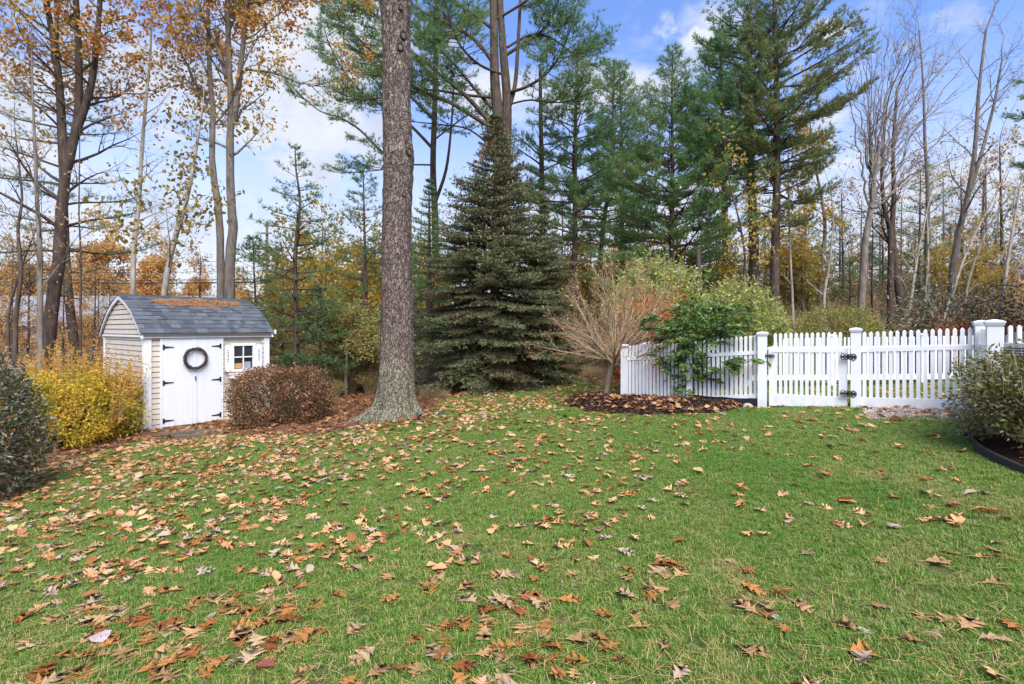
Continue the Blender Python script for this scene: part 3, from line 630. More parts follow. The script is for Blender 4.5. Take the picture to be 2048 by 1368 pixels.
# trim
for x0, x1 in ((-.03, .05), (.052, .115)): sb('corner_board', M['white_old'], (x0, x1, -.012 if x0 < 0 else -.018, .03, 0, EH - .02))
sb('corner_board', M['white_old'], (SW - .10, SW + .03, -.018, .03, 0, EH - .02)); sb('corner_board', M['white_old'], (-.03, .02, SD - .08, SD + .02, 0, EH - .02)); sb('corner_board', M['white_old'], (-.034, -.01, .03, .085, 0, EH - .02))
sb('fascia', M['white_old'], (-.07, SW + .10, -.06, -.03, EH - .045, EH + .055)); sb('soffit', M['white_old'], (-.06, SW + .09, -.03, .02, EH - .02, EH + .0))
sb('gable_skirt', M['white_old'], (-.052, -.012, -.02, SD + .02, EH - .03, EH + .018))
def roofpt(s):
    """roof outline from front eave (s=0) over the ridge"""
    return s
outl = [(-.09, EH + .05), (.05, EH + .18), (.33, 2.43), (KN[0] - .02, KN[1]), (1.08, 2.84), (SD / 2, AP)]
half = outl; full = half + [(SD - a, b) for a, b in half[-2::-1]]
M['shingle'] = piecemat('grey_shingles', [(0, .065, .075, .09), (.35, .10, .115, .135), (.65, .135, .15, .17), (1, .085, .09, .10)], .9, 130, .002)
M['rake'] = plain('white_rake', (.70, .70, .70), .5, .3, .05)
def rake(x0, x1, dz0, dz1, m, nm):
    mb = MB(); n = len(full); V = []
    for x in (x0, x1):
        for a, b in full: V += [(x, a, b + dz0), (x, a + (SD / 2 - a) * .03, b + dz1)]
    k = 2 * n
    Fq = []
    for i in range(n - 1):
        a = 2 * i; Fq += [[a, a + 1, a + 3, a + 2], [k + a, k + a + 2, k + a + 3, k + a + 1], [a, a + 2, k + a + 2, k + a], [a + 1, k + a + 1, k + a + 3, a + 3]]
    mb.add(V, Fq); mb.build(nm, m, shed)
rake(-.10, -.06, -.10, -.012, M['rake'], 'rake_board'); rake(SW + .06, SW + .10, -.10, -.012, M['rake'], 'rake_board')
rake(-.055, SW + .055, -.05, -.012, plain('roof_deck', (.1, .08, .06)), 'roof')
mb = MB(); 
# curved front roof sampled by arc length
seg = []; tot = 0
for (a, b), (c, d) in zip(half, half[1:]): l = math.hypot(c - a, d - b); seg.append((tot, l, a, b, c, d)); tot += l
def on_roof(s):
    for (t0, l, a, b, c, d) in seg:
        if s <= t0 + l + 1e-6: f = (s - t0) / l; return a + (c - a) * f, b + (d - b) * f, math.atan2(d - b, c - a)
    return c, d, math.atan2(d - b, c - a)
rows = 12; ex = tot / rows; xr0, xr1 = -.115, SW + .115
tabm = {}
def tab(w_, l, th):
    k = (round(w_, 3), round(l, 3), round(th, 3))
    if k not in tabm:
        mb = MB(); mb.add([(0, 0, 0), (w_, 0, 0), (w_, 0, th), (0, 0, th), (0, l, -.002), (w_, l, -.002), (w_, l, .003), (0, l, .003)], [[0, 1, 2, 3], [3, 2, 6, 7], [0, 3, 7, 4], [1, 5, 6, 2], [5, 4, 7, 6]]); tabm[k] = mb.mesh('shingle'); tabm[k].materials.append(M['shingle'])
    return tabm[k]
rs = random.Random(3)
for r in range(rows):
    s0 = r * ex; yv, zv, an = on_roof(s0 + 1e-4); y2, z2, _ = on_roof(min(tot, s0 + ex * 1.05)); an = math.atan2(z2 - zv, y2 - yv); l = math.hypot(z2 - zv, y2 - yv)
    x = xr0 - rs.uniform(0, .12)
    while x < xr1 - .01:
        w_ = rs.choice((.12, .15, .18, .21)); xa = max(x, xr0); xb = min(x + w_ - .004, xr1)
        if xb - xa > .02:
            o = bpy.data.objects.new('shingle', tab(round(xb - xa, 2), round(l, 3), rs.choice((.010, .014, .018)))); col.objects.link(o); o.parent = shed
            nx, nz = -math.sin(an), math.cos(an); o.location = (xa, yv + nx * .004, zv + nz * .004); o.rotation_euler = (an, 0, 0)
        x += w_
mb = MB()
for r in range(rows):                                   # back slope: seen from nowhere in the picture, one sheet of courses
    s0 = r * ex; ya, za, _ = on_roof(s0 + 1e-4); yb, zb, _ = on_roof(min(tot, s0 + ex)); mb.add([(xr0, SD - ya, za + .012), (xr1, SD - ya, za + .012), (xr1, SD - yb, zb), (xr0, SD - yb, zb)], [[1, 0, 3, 2]])
mb.build('back_shingles', M['shingle'], shed)
sb('ridge_cap', M['shingle'], (xr0, xr1, SD / 2 - .06, SD / 2 + .06, AP - .005, AP + .018))
# pine needles lying on the roof
mb = MB(); n = 2600; u = rng.uniform(0, 1, n); xs_ = .42 + 1.95 * u; s_ = tot * (.70 + .20 * (1 + .22 * np.sin(u * 13)) * (rng.uniform(0, 1, n) - .5) * 1.5 * (1 - (2 * np.abs(u - .5)) ** 3))
ns = 130; xs_ = np.r_[xs_, rng.uniform(.1, 2.4, ns)]; s_ = np.r_[s_, rng.uniform(.1, .6, ns) * tot]
pts = []
for x, s in zip(xs_, s_): yv, zv, an = on_roof(min(tot, max(0, s))); pts.append((x, yv - math.sin(an) * .026, zv + math.cos(an) * .026 + rng.uniform(0, .012)))
pts = np.array(pts); Mx = Matrix.Rotation(ang, 3, 'Z'); ptw = (np.array(Mx) @ pts.T).T + np.array(SH)
dloc = np.stack([rng.normal(0, 1, len(pts)), rng.normal(0, .55, len(pts)), np.zeros(len(pts))], 1)
for i in range(len(pts)): dloc[i, 2] = dloc[i, 1] * math.tan(min(1.1, on_roof(min(tot, max(0, s_[i])))[2]))
dw = nrm((np.array(Mx) @ dloc.T).T); needles(mb, rng, ptw, dw, .10, .007, 1, .08)
mb.build('roof_needles', M['roofneedle'], None, label='orange pine needles matted on the grey shed roof', category='needles', kind='stuff')
# doors
dz0, dz1 = .055, 1.955
sb('door_frame', M['white_old'], (.275, .315, -.028, .03, .02, 1.995), (1.52, 1.56, -.028, .03, .02, 1.995), (.315, 1.52, -.026, .03, dz1 + .006, 1.995))
M['doorpaint'] = plain('white_door_paint', (.70, .715, .75), .45, .35, .05, 14, .0012, stretch=(1, 1, .06), grime=(-.02, -.36))
for k, (xa, xb) in enumerate(((.318, .895), (.90, 1.517))):
    d = sb('door', M['doorpaint'], (xa, xb, -.022 - .006 * k, .012, dz0, dz1))
    if k: sb('edge_strip', M['doorpaint'], (xa + .001, xa + .09, -.040, -.0285, dz0 + .002, dz1 - .002), parent=d)
    for zz_ in (.19, 1.02, 1.80):
        hx = xa + .004 if k == 0 else xb - .004; sg = 1 if k == 0 else -1; yo = -.034 - .006 * k; mb = MB()
        mb.box(min(hx, hx + sg * .035), max(hx, hx + sg * .035), yo, yo + .010, zz_ - .055, zz_ + .055)
        a, b = hx + sg * .035, hx + sg * .20
        V = [(a, yo, zz_ - .022), (b, yo, zz_ - .006), (b, yo, zz_ + .006), (a, yo, zz_ + .022), (a, yo + .01, zz_ - .022), (b, yo + .01, zz_ - .006), (b, yo + .01, zz_ + .006), (a, yo + .01, zz_ + .022)]
        mb.add(V, [[0, 1, 2, 3], [0, 4, 5, 1], [3, 2, 6, 7], [1, 5, 6, 2]])
        V = [(b - sg * .012, yo - .001, zz_ - .014), (b + sg * .014, yo - .001, zz_), (b - sg * .012, yo - .001, zz_ + .014), (b - sg * .012, yo + .009, zz_ - .014), (b + sg * .014, yo + .009, zz_), (b - sg * .012, yo + .009, zz_ + .014)]
        mb.add(V, [[0, 1, 4, 3], [1, 2, 5, 4]]); mb.add(V, [[0, 2, 1]])
        mb.build('hinge', M['black'], d)
    if k:
        mb = MB(); mb.box(xa + .045, xa + .075, -.056, -.040, 1.07, 1.13); mb.tube([(xa + .06, -.062, 1.06 + .012), (xa + .048, -.062, 1.045), (xa + .06, -.062, 1.03), (xa + .075, -.062, 1.045), (xa + .06, -.062, 1.072)], [.006] * 5, 6)
        mb.build('lock', plain('galvanised', (.30, .31, .33), .35, .5, .2, 20, .0005, .8), d)
# window
wx0, wx1, wz0, wz1 = 1.73, 2.307, 1.16, 1.856
win = sb('window', M['white_old'], (wx0, 1.80, -.045, .01, wz0, wz1), (2.24, wx1, -.045, .01, wz0, wz1), (1.80, 2.24, -.043, .01, wz1 - .066, wz1), (1.80, 2.24, -.043, .01, wz0, wz0 + .073))
sb('pane', M['glassdark'], (1.80, 2.018, -.004, .0, wz0 + .073, 1.515), parent=win); sb('pane', M['glassdark'], (2.022, 2.24, -.004, .0, wz0 + .073, 1.515), parent=win)
sb('pane', M['glassdark'], (1.80, 2.018, -.012, -.008, 1.525, wz1 - .066), parent=win); sb('pane', M['glassdark'], (2.022, 2.24, -.012, -.008, 1.525, wz1 - .066), parent=win)
sb('glazing_bar', M['white_old'], (2.008, 2.032, -.034, .01, wz0 + .073, wz1 - .066), parent=win); sb('glazing_bar', M['white_old'], (1.80, 2.008, -.032, .01, 1.505, 1.535), (2.032, 2.24, -.032, .01, 1.505, 1.535), parent=win)
# things standing on the sill, close behind the glass
sb('cardboard_box', plain('cardboard', (.50, .30, .13), .8), (1.82, 1.99, -.0075, -.0045, 1.25, 1.37), parent=win); sb('mesh_bin', plain('grey_mesh', (.30, .32, .35), .5, .4, .5, 90), (2.045, 2.20, -.0075, -.0045, 1.24, 1.40), parent=win)
sb('window_sill', M['white_old'], (wx0 - .02, wx1 + .02, -.065, -.0455, wz0 + .0, wz0 + .03), parent=win)
for xa, xb in ((1.60, 1.727), (2.31, 2.47)):
    mb = MB(); zc0, zc1 = 1.18, 1.82; w_ = xb - xa; q = .035
    mb.box(xa, xb, -.040, -.006, zc0 + q, zc1 - q); mb.box(xa + q * .6, xb - q * .6, -.040, -.006, zc0, zc0 + q); mb.box(xa + q * .6, xb - q * .6, -.040, -.006, zc1 - q, zc1)
    sh_ = mb.build('shutter', M['white_old'], shed)
    mb = MB(); xm = (xa + xb) / 2
    for k in range(7): zq = 1.42 + k * .042; mb.box(xm - .012, xm + .012 + .006 * (k % 2), -.0415, -.0405, zq, zq + .020)
    mb.build('slot', M['black'], sh_)
mb = MB(); mb.box(1.68, 2.40, -.17, -.030, 1.03, 1.115); mb.box(1.66, 2.42, -.18, -.026, 1.118, 1.14); mb.build('window_box', M['white_old'], shed)
mb = MB(); pz = np.c_[rng.uniform(1.68, 2.40, 160), rng.uniform(-.16, -.05, 160), np.full(160, 1.145)]; leaves(mb, rng, pz, np.tile([[0, 0, .6]], (160, 1)), .06, .03, .9)
pl = mb.build('leaf_pile', M['litter'], None, label='dry brown leaves lying in the white window box', category='leaves', kind='stuff'); pl.location = SH; pl.rotation_euler = (0, 0, ang)
sb('gutter_end', M['white_old'], (SW + .10, SW + .19, -.05, .0, EH + .02, EH + .09), (SW + .16, SW + .19, -.05, .0, EH + .09, EH + .13))
# wreath on the doors
wr = thing('wreath', 'round twig wreath hanging on the white shed doors', 'wreath', SH + Mx @ Vector((.955, -.085, 1.53)), ang)
mb = MB(); mt = MB()
for k in range(34):
    ph = rng.uniform(0, 6.28); fr = rng.uniform(2, 4.5) * rng.choice([-1, 1]); rr = rng.uniform(.01, .042); st = rng.uniform(0, 6.28); pts = []
    for i in range(26):
        a = st + i / 25 * 5.6; q = ph + a * fr; r_ = .222 + rr * math.cos(q) + rng.normal(0, .003); pts.append((r_ * math.cos(a), .6 * rr * math.sin(q), r_ * math.sin(a)))
    mb.tube(pts, [.0055 - .003 * i / 25 for i in range(26)], 4)
for k in range(26):
    a = rng.uniform(0, 6.28); r_ = rng.uniform(.17, .27); p = Vector((r_ * math.cos(a), rng.uniform(-.03, .01), r_ * math.sin(a))); d = Vector((math.cos(a + rng.choice([-1.1, 1.1])), rng.uniform(-.5, 0), math.sin(a + rng.choice([-1.1, 1.1])))) * rng.uniform(.05, .12)
    mt.tube([p, p + d * .5, p + d + Vector((0, 0, -.01))], [.003, .002, .001], 3)
tw = barkmat('vine_twigs', (.035, .028, .026), (.13, .105, .095), 40, .004); mb.build('ring', tw, wr); mt.build('loose_twig', tw, wr, kind='stuff')
# door step boards
for k, (px, py, w_, a_) in enumerate(((352, 872, .60, .10), (410, 868, .9, .18), (392, 877, .7, .30))):
    g_ = G(px, py); mb = MB(); mb.box(-w_ / 2, w_ / 2, -.09, .09, 0, .06)
    o = mb.build('step_board', M['wood_old']); o.location = g_ + Vector((0, 0, .012 + .002 * k)); o.rotation_euler = (0, .02, ang - .55 + a_ * .4)
    tag(o, ['weathered grey board lying left of the shed doorstep', 'longest weathered board lying before the shed doors', 'mossy board edging the lawn below the shed doors'][k], 'board')

# ---------------------------------------------------------------- picket fences
PW = .046
def picket_mesh(name, w_, h, d=.030):
    mb = MB(); c = w_ * .55; a, b = w_ / 2, d / 2
    V = [(-a, -b, 0), (a, -b, 0), (a, b, 0), (-a, b, 0), (-a, -b, h - c), (a, -b, h - c), (a, b, h - c), (-a, b, h - c), (-a * .25, -b * .4, h), (a * .25, -b * .4, h), (a * .25, b * .4, h), (-a * .25, b * .4, h)]
    mb.add(V, [[0, 1, 5, 4], [1, 2, 6, 5], [2, 3, 7, 6], [3, 0, 4, 7], [4, 5, 9, 8], [5, 6, 10, 9], [6, 7, 11, 10], [7, 4, 8, 11], [8, 9, 10, 11]]); return mb.mesh(name)
PKM = picket_mesh('picket', PW, 1.0); PKM.materials.append(M['white'])
def rail(name, a, b, h0, h1, th, root, gap=.0):
    """beam between a and b (points on its top edge), h0/h1 tall at either end"""
    a, b = Vector(a), Vector(b); d = (b - a); dh = Vector((d.x, d.y, 0)).normalized(); s = Vector((-dh.y, dh.x, 0)) * th / 2; mb = MB()
    V = [a - s - Vector((0, 0, h0)), b - s - Vector((0, 0, h1)), b + s - Vector((0, 0, h1)), a + s - Vector((0, 0, h0)), a - s, b - s, b + s, a + s]
    mb.add([tuple(v) for v in V], [[0, 3, 2, 1], [4, 5, 6, 7], [0, 1, 5, 4], [2, 3, 7, 6], [1, 2, 6, 5], [3, 0, 4, 7]]); return mb.build(name, M['white'], root, world=True)
def post(x, y, zt, root, a=0, w_=.135, zb=None):
    zb = zgs(x, y) - .03 if zb is None else zb; h = zt - zb; mb = MB(); q = w_ / 2; mb.box(-q, q, -q, q, 0, h - .055); p = mb.build('post', M['white'], root)
    p.location = Vector((x, y, zb)) - root.location; p.rotation_euler = (0, 0, a); mb = MB(); rings = [(q + .004, h - .075), (q + .012, h - .058), (q + .020, h - .035), (q + .021, h - .022), (q * .75, h - .006), (.0, h + .004)]
    V = []; 
    for r_, z in rings: V += [(-r_, -r_, z), (r_, -r_, z), (r_, r_, z), (-r_, r_, z)]
    Fq = [[i * 4 + k, i * 4 + (k + 1) % 4, i * 4 + 4 + (k + 1) % 4, i * 4 + 4 + k] for i in range(len(rings) - 1) for k in range(4)]; mb.add(V, Fq); mb.build('post_cap', M['white'], p); return p
def panel(a, b, n, root, tr, br, tp, rh=.062, bh=.14, inset=.07, wdt=PW, e0=None, rth=.05):
    """a,b xy of post centres; tr/br/tp: z at either end of top rail, bottom rail, picket tips"""
    a, b = Vector(a), Vector(b); d = (b - a).normalized(); L_ = (b - a).length; a2, b2 = a + d * inset, b - d * inset; an = math.atan2(d.y, d.x)
    f0, f1 = inset / L_, 1 - inset / L_; lp = lambda z, f: z[0] + (z[1] - z[0]) * f
    rail('top_rail', (*a2, lp(tr, f0)), (*b2, lp(tr, f1)), rh, rh, rth, root); rail('bottom_rail', (*a2, lp(br, f0)), (*b2, lp(br, f1)), bh, bh, rth, root)
    for i in range(n):
        f = f0 + (f1 - f0) * (i + .5) / n; p = a.lerp(b, f); z0 = lp(br, f) - .03; z1 = lp(tp, f)
        o = bpy.data.objects.new('picket', PKM); col.objects.link(o); o.parent = root; o.location = Vector((p.x, p.y, z0)) - root.location; o.rotation_euler = (0, 0, an); o.scale = (wdt / PW, 1, z1 - z0)
A_, B_, C_, D_, E_, F_ = (2.2, 10.2), (3.18, 9.38), (4.15, 8.7), (5.24, 8.0), (6.36, 7.12), (5.42, 5.9)
fr = thing('picket_fence', 'white vinyl picket fence with capped posts stretching from the shrub to the right edge', 'fence', (*C_, zgs(*C_)))
an = math.atan2(-.7, 1.09)
post(*A_, 1.545, fr, an); post(*B_, 1.66, fr, an, .10); post(*C_, 1.80, fr, an + .05); post(*D_, 1.865, fr, an); post(*E_, 1.965, fr, an); post(*F_, 1.955, fr, math.atan2(F_[1], F_[0]) + math.pi / 2 + .12)
panel(A_, B_, 16, fr, (1.29, 1.39), (.545, .625), (1.52, 1.62)); panel(B_, C_, 14, fr, (1.39, 1.49), (.635, .765), (1.62, 1.755)); panel(D_, E_, 16, fr, (1.553, 1.635), (.809, .885), (1.795, 1.875))
panel(E_, F_, 18, fr, (1.64, 1.66), (.89, .86), (1.875, 1.86), inset=.08)
H_ = (7.75, 6.62); panel(E_, H_, 14, fr, (1.635, 1.69), (.9, .95), (1.885, 1.93), inset=.08); post(*H_, 2.0, fr, an)
H2 = (9.3, 6.1); panel(H_, H2, 14, fr, (1.69, 1.74), (.95, 1.0), (1.93, 1.98), inset=.08); post(*H2, 2.05, fr, an)
# gate
gate = thing('picket_gate', 'white picket garden gate with black scrolled hinges between two capped posts', 'gate', (4.25, 8.64, zgs(4.25, 8.64)))
ga, gb = Vector((4.235, 8.645)), Vector((5.150, 8.058)); gd = (gb - ga).normalized(); gan = math.atan2(gd.y, gd.x)
rail('top_rail', (*ga, 1.529), (*gb, 1.549), .066, .066, .045, gate)
rail('bottom_rail', (*ga, .785), (*gb, .800), .20, .155, .045, gate)
for q in (0.035, 1 - .035): 
    p = ga.lerp(gb, q); mb = MB(); mb.box(-.036, .036, -.018, .018, 0, .735); o = mb.build('stile', M['white'], gate); o.location = Vector((p.x, p.y, .745 + q * .02)) - gate.location; o.rotation_euler = (0, 0, gan)
for i in range(13):
    q = .085 + .83 * i / 12; p = ga.lerp(gb, q); o = bpy.data.objects.new('picket', PKM); col.objects.link(o); o.parent = gate; zt = 1.772 + .028 * q
    o.location = Vector((p.x, p.y, .76)) - gate.location; o.rotation_euler = (0, 0, gan); o.scale = (1, 1, zt - .76)
def scroll(x, z, name='hinge', parts=2, root=gate, base=None, an_=0):
    """ornate iron plate: scrolls round a bar"""
    mb = MB()
    for sx_ in ((-1, 1) if parts == 2 else (1,)):
        mb.box(min(0, sx_ * .075), max(0, sx_ * .075), -.006, .0, -.010, .010)
        for sz in (-1, 1):
            for (cx_, cz_, r_) in ((sx_ * .022, sz * .024, .014), (sx_ * .058, sz * .026, .017), (sx_ * .078, sz * .010, .010)):
                mb.tube([(cx_ + r_ * math.cos(k * .785), -.003, cz_ + r_ * math.sin(k * .785)) for k in range(8)] + [(cx_ + r_, -.003, cz_)], [.0055] * 9, 5)
    if parts == 2: mb.tube([(0, -.008, -.035), (0, -.008, .035)], [.008, .008], 8, cap=True)
    o = mb.build(name, M['black'], root); o.location = base - root.location; o.rotation_euler = (0, 0, an_); return o
off = Vector((gd.y, -gd.x)) * .075
for zh in (1.42, .86): scroll(0, 0, base=Vector((gb.x + off.x + .01, gb.y + off.y, zh)), an_=gan).scale = (1.2, 1, 1.15)
off2 = Vector((gd.y, -gd.x)) * .035
scroll(0, 0, 'latch', 2, base=Vector((ga.x + off.x * .95 + .02, ga.y + off.y * .95, 1.40)), an_=gan).scale = (.8, 1, .95)
# far fence across the yard
bf = thing('back_picket_fence', 'more distant white picket fence across the yard behind the gate', 'fence', (7, 12.6, zgs(7, 12.6)))
bp = [(3.75, 13.3), (5.85, 13.1), (7.9, 12.95), (10.0, 12.8), (12.2, 12.6)]; M_ = []
zt_ = [1.58, 1.60, 1.63, 1.66, 1.70]; n_b = 0
for i, (p, z) in enumerate(zip(bp, zt_)): post(*p, z + .07, bf, 0, .13)
for i in range(4):
    a, b = bp[i], bp[i + 1]; z0, z1 = zt_[i], zt_[i + 1]
    panel(a, b, 22, bf, (z0 - .22, z1 - .22), (z0 - .92, z1 - .92), (z0, z1), .06, .13, wdt=.045)
side = thing('side_picket_fence', 'white picket fence run closing the yard behind the left panel', 'fence', (3.0, 11.7, zgs(3, 11.7)))
panel((2.28, 10.32), (3.70, 13.2), 34, side, (1.27, 1.36), (.55, .66), (1.50, 1.58), inset=.09)

# ---------------------------------------------------------------- things at the right edge
ac = thing('air_conditioner', 'grey air conditioning unit standing beside the right fence post', 'air conditioner', (6.40, 6.35, zgs(6.4, 6.35)))
mz = .95; g1 = plain('grey_enamel', (.42, .42, .43), .4, .4, .05); mb = MB(); mb.box(-.26, .30, -.24, .30, .05, mz - .05); mb.build('case', plain('dark_coil', (.05, .05, .05), .6), ac)
mb = MB(); mb.box(-.30, .34, -.28, .34, mz - .05, mz); mb.build('lid', g1, ac); mb = MB()
for x_ in (-.28, .30): 
    for y_ in (-.26, .30): mb.box(x_, x_ + .03, y_, y_ + .03, .0, mz - .052)
mb.build('corner_frame', g1, ac); mb = MB()
for k in range(26): zq = .07 + k * .032; mb.box(-.285, -.268, -.225, .295, zq, zq + .013); mb.box(-.245, .295, -.262, -.246, zq, zq + .013)
mb.build('louvre', g1, ac, kind='stuff'); ac.rotation_euler = (0, 0, .1)
mb = MB(); mb.box(-.2, .9, -.24, -.2, .0, .9)
hs = thing('house', 'corner of a house with grey roof edge and white corner board at the right edge', 'house', (11.83, 12.0, zgs(11.83, 12)), R(-52))
mb = MB(); mb.box(.02, 7, .02, 6, 0, 2.6); mb.build('wall', M['siding'], hs)
mb = MB(); mb.box(-.01, .13, -.012, .02, 0, 2.5); mb.box(-.012, .02, .02, .13, 0, 2.5); mb.build('corner_board', M['white_old'], hs)
mb = MB(); V = [(-.10, -.35, 2.45), (-.10, 3.0, 4.6), (-.10, 6.35, 2.45), (7.2, -.35, 2.45), (7.2, 3.0, 4.6), (7.2, 6.35, 2.45)]
V += [(a, b, c - .12) for a, b, c in V]; mb.add(V, [[0, 3, 4, 1], [1, 4, 5, 2], [6, 7, 10, 9], [7, 8, 11, 10], [0, 6, 9, 3], [2, 5, 11, 8], [0, 1, 7, 6], [1, 2, 8, 7], [3, 9, 10, 4], [4, 10, 11, 5]]); mb.build('roof', plain('grey_roof', (.10, .105, .115), .8, .2, .3, 30), hs)
for gx_ in (.02, 6.9): mb = MB(); mb.add([(gx_, .02, 2.6), (gx_, 5.98, 2.6), (gx_, 3, 4.4)], [[0, 2, 1]]); mb.build('gable', M['siding'], hs)
# black plastic edging
ep = [v.copy() for v in rb_edge]; pp = []
for i in range(len(ep) - 1):
    for k in range(6):
        f = k / 6; a0 = ep[max(0, i - 1)]; a1 = ep[i]; a2 = ep[i + 1]; a3 = ep[min(len(ep) - 1, i + 2)]
        q = .5 * ((2 * a1) + (a2 - a0) * f + (2 * a0 - 5 * a1 + 4 * a2 - a3) * f * f + (3 * a1 - a0 - 3 * a2 + a3) * f ** 3); pp.append(q)
pp = [Vector((5.20, 6.0, 0)), Vector((5.06, 5.85, 0))] + pp; mb = MB(); prf = [(0, -.03), (0, .018), (.006, .022), (0, .028), (0, .052), (.006, .057), (0, .062), (0, .088), (.008, .098), (.004, .11), (-.008, .112), (-.012, .10), (-.012, -.03)]
V = []
for i, p in enumerate(pp):
    d = (pp[min(i + 1, len(pp) - 1)] - pp[max(0, i - 1)]); d.z = 0; d.normalize(); s = Vector((d.y, -d.x, 0)) * -1
    if s.y > 0: s = -s
    zb = zgs(p.x, p.y)
    for a, b in prf: V.append((p.x + s.x * a * 1.6, p.y + s.y * a * 1.6, zb + b * .85))
k = len(prf); mb.add(V, [[i * k + j, i * k + j + 1, (i + 1) * k + j + 1, (i + 1) * k + j] for i in range(len(pp) - 1) for j in range(k - 1)])
o = mb.build('garden_edging', plain('black_plastic', (.022, .022, .022), .8, .5, .2, 12, .001), None, True); tag(o, 'black ribbed plastic edging curving round the right shrub bed', 'edging')
# black weed barrier showing under the fence panel
mb = MB(); V = []
for i in range(9):
    f = i / 8; x = B_[0] + (C_[0] - B_[0]) * f - .05; y = B_[1] + (C_[1] - B_[1]) * f - .03; z = zgs(x, y); V += [(x, y, z - .02), (x, y, z + .16 + .01 * math.sin(i * 2)), (x + .01, y + .015, z + .16), (x + .01, y + .015, z - .02)]
mb.add(V, [[i * 4 + j, i * 4 + 4 + j, i * 4 + 5 + j, i * 4 + 1 + j] for i in range(8) for j in range(3)]); o = mb.build('edging_strip', M['black'], None); tag(o, 'black plastic strip under the fence panel behind the mulch mound', 'edging')
def rock(p, s, label, c=(.42, .40, .38), name='rock'):
    import bmesh
    bm = bmesh.new(); bmesh.ops.create_icosphere(bm, subdivisions=3, radius=1)
    from mathutils import noise as mn
    for v in bm.verts: v.co *= 1 + .25 * mn.noise(v.co * 1.4 + Vector(p)); v.co = Vector((v.co.x * s[0], v.co.y * s[1], v.co.z * s[2]))
    me = bpy.data.meshes.new(name); bm.to_mesh(me); bm.free()
    for f in me.polygons: f.use_smooth = True
    o = obj(name, me, plain(name + '_surface', c, .85, .2, .35, 18, .01)); o.location = p; tag(o, label, 'rock'); return o
rock(G(1496, 817) + Vector((0, 0, .03)), (.085, .07, .055), 'pale rounded rock at the foot of the left gate post')
o = rock(G(882, 831) + Vector((0, 0, .02)), (.06, .05, .05), 'small dark round stone on the bed edge right of the big trunk', (.05, .05, .06))
rock(G(667, 818) + Vector((0, 0, .02)), (.05, .04, .03), 'small grey stone in the leaf bed left of the big trunk', (.30, .29, .33))

# ---------------------------------------------------------------- pale building, road and wires beyond the trees
wh = thing('warehouse', 'long low pale grey building seen through the trees behind the shed', 'building', (-30, 34, -1.1))
mw = plain('pale_cladding', (.34, .32, .30), .6, .3, .05, .5); mr = plain('pale_metal_roof', (.27, .265, .26), .5, .3, .06, .4, stretch=(1, .1, 1))
mb = MB(); mb.box(-26, 22, 0, 18, 0, 3.1); mb.build('wall', mw, wh)
mb = MB(); V = [(-26.4, -.4, 3.08), (22.4, -.4, 3.08), (22.4, 9, 5.6), (-26.4, 9, 5.6), (-26.4, 18.4, 3.08), (22.4, 18.4, 3.08)]; mb.add(V, [[0, 1, 2, 3], [3, 2, 5, 4]]); mb.build('roof', mr, wh)
for k in range(7):
    mb = MB(); x0 = -22 + k * 5.8; mb.box(x0, x0 + 1.6, -.03, .02, 1.2, 2.2); f_ = mb.build('window', M['glassdark'], wh); mb = MB(); mb.box(x0 - .08, x0 + 1.68, -.045, -.032, 1.10, 1.19); mb.build('sill', M['white_old'], f_)
pb = thing('white_outbuilding', 'white low building glimpsed between the big trunk and the spruce', 'building', (-9.2, 40, -.3))
mb = MB(); mb.box(-2, 6.5, 0, 8, 0, 2.6); mb.build('wall', plain('white_cladding', (.62, .62, .62), .6), pb); mb = MB(); mb.add([(-2.3, -.3, 2.55), (6.8, -.3, 2.55), (6.8, 4, 3.9), (-2.3, 4, 3.9), (-2.3, 8.3, 2.55), (6.8, 8.3, 2.55)], [[0, 1, 2, 3], [3, 2, 5, 4]]); mb.build('roof', mr, pb)
rd = gridmesh('road', *(lambda A: (A[0], A[1], zg(A[0], A[1]) + .06))(np.meshgrid(np.arange(-50, 3, 1.), np.arange(28.5, 32.5, 1.)))); obj('road', rd, plain('worn_asphalt', (.30, .30, .31), .8, .2, .1, 2), kind='structure')
up = thing('utility_pole', 'grey utility pole with crossarm beyond the young evergreen', 'utility pole', P(534, 640, 30))
mb = MB(); mb.tube([(0, 0, -1.4), (0, 0, 5.6)], [.10, .075], 8, True); mb.build('pole', M['bark_grey'], up); mb = MB(); mb.box(-.30, .30, -.16, -.06, 4.9, 4.98); mb.build('crossarm', M['bark_grey'], up); mb = MB(); mb.tube([(.3, 0, 5.3), (.5, 0, 5.6), (.9, 0, 5.65)], [.04, .04, .06], 6, True); mb.build('insulator', M['bark_grey'], up)
for k, (pya, pyb, r_) in enumerate(((548, 562, .035), (541, 556, .02), (505, 520, .012), (528, 540, .010))):
    a, b = P(-900, pya - 25, 31), P(534, pyb + 2, 30); mb = MB(); pts = []
    for i in range(25): f = i / 24; q = a.lerp(b, f); q.z -= .5 * 4 * f * (1 - f); pts.append(q)
    a2, b2 = b, P(1500, pyb + 6, 30)
    for i in range(1, 20): f = i / 19; q = a2.lerp(b2, f); q.z -= .3 * 4 * f * (1 - f); pts.append(q)
    mb.tube(pts, [r_] * len(pts), 5); o = mb.build('power_line', M['black']); tag(o, ['thick black cable, lowest of the wires behind the shed', 'thinner cable just above the thick black one', 'topmost thin wire crossing behind the birch trunks', 'faint thin wire second from the top'][k], 'cable')
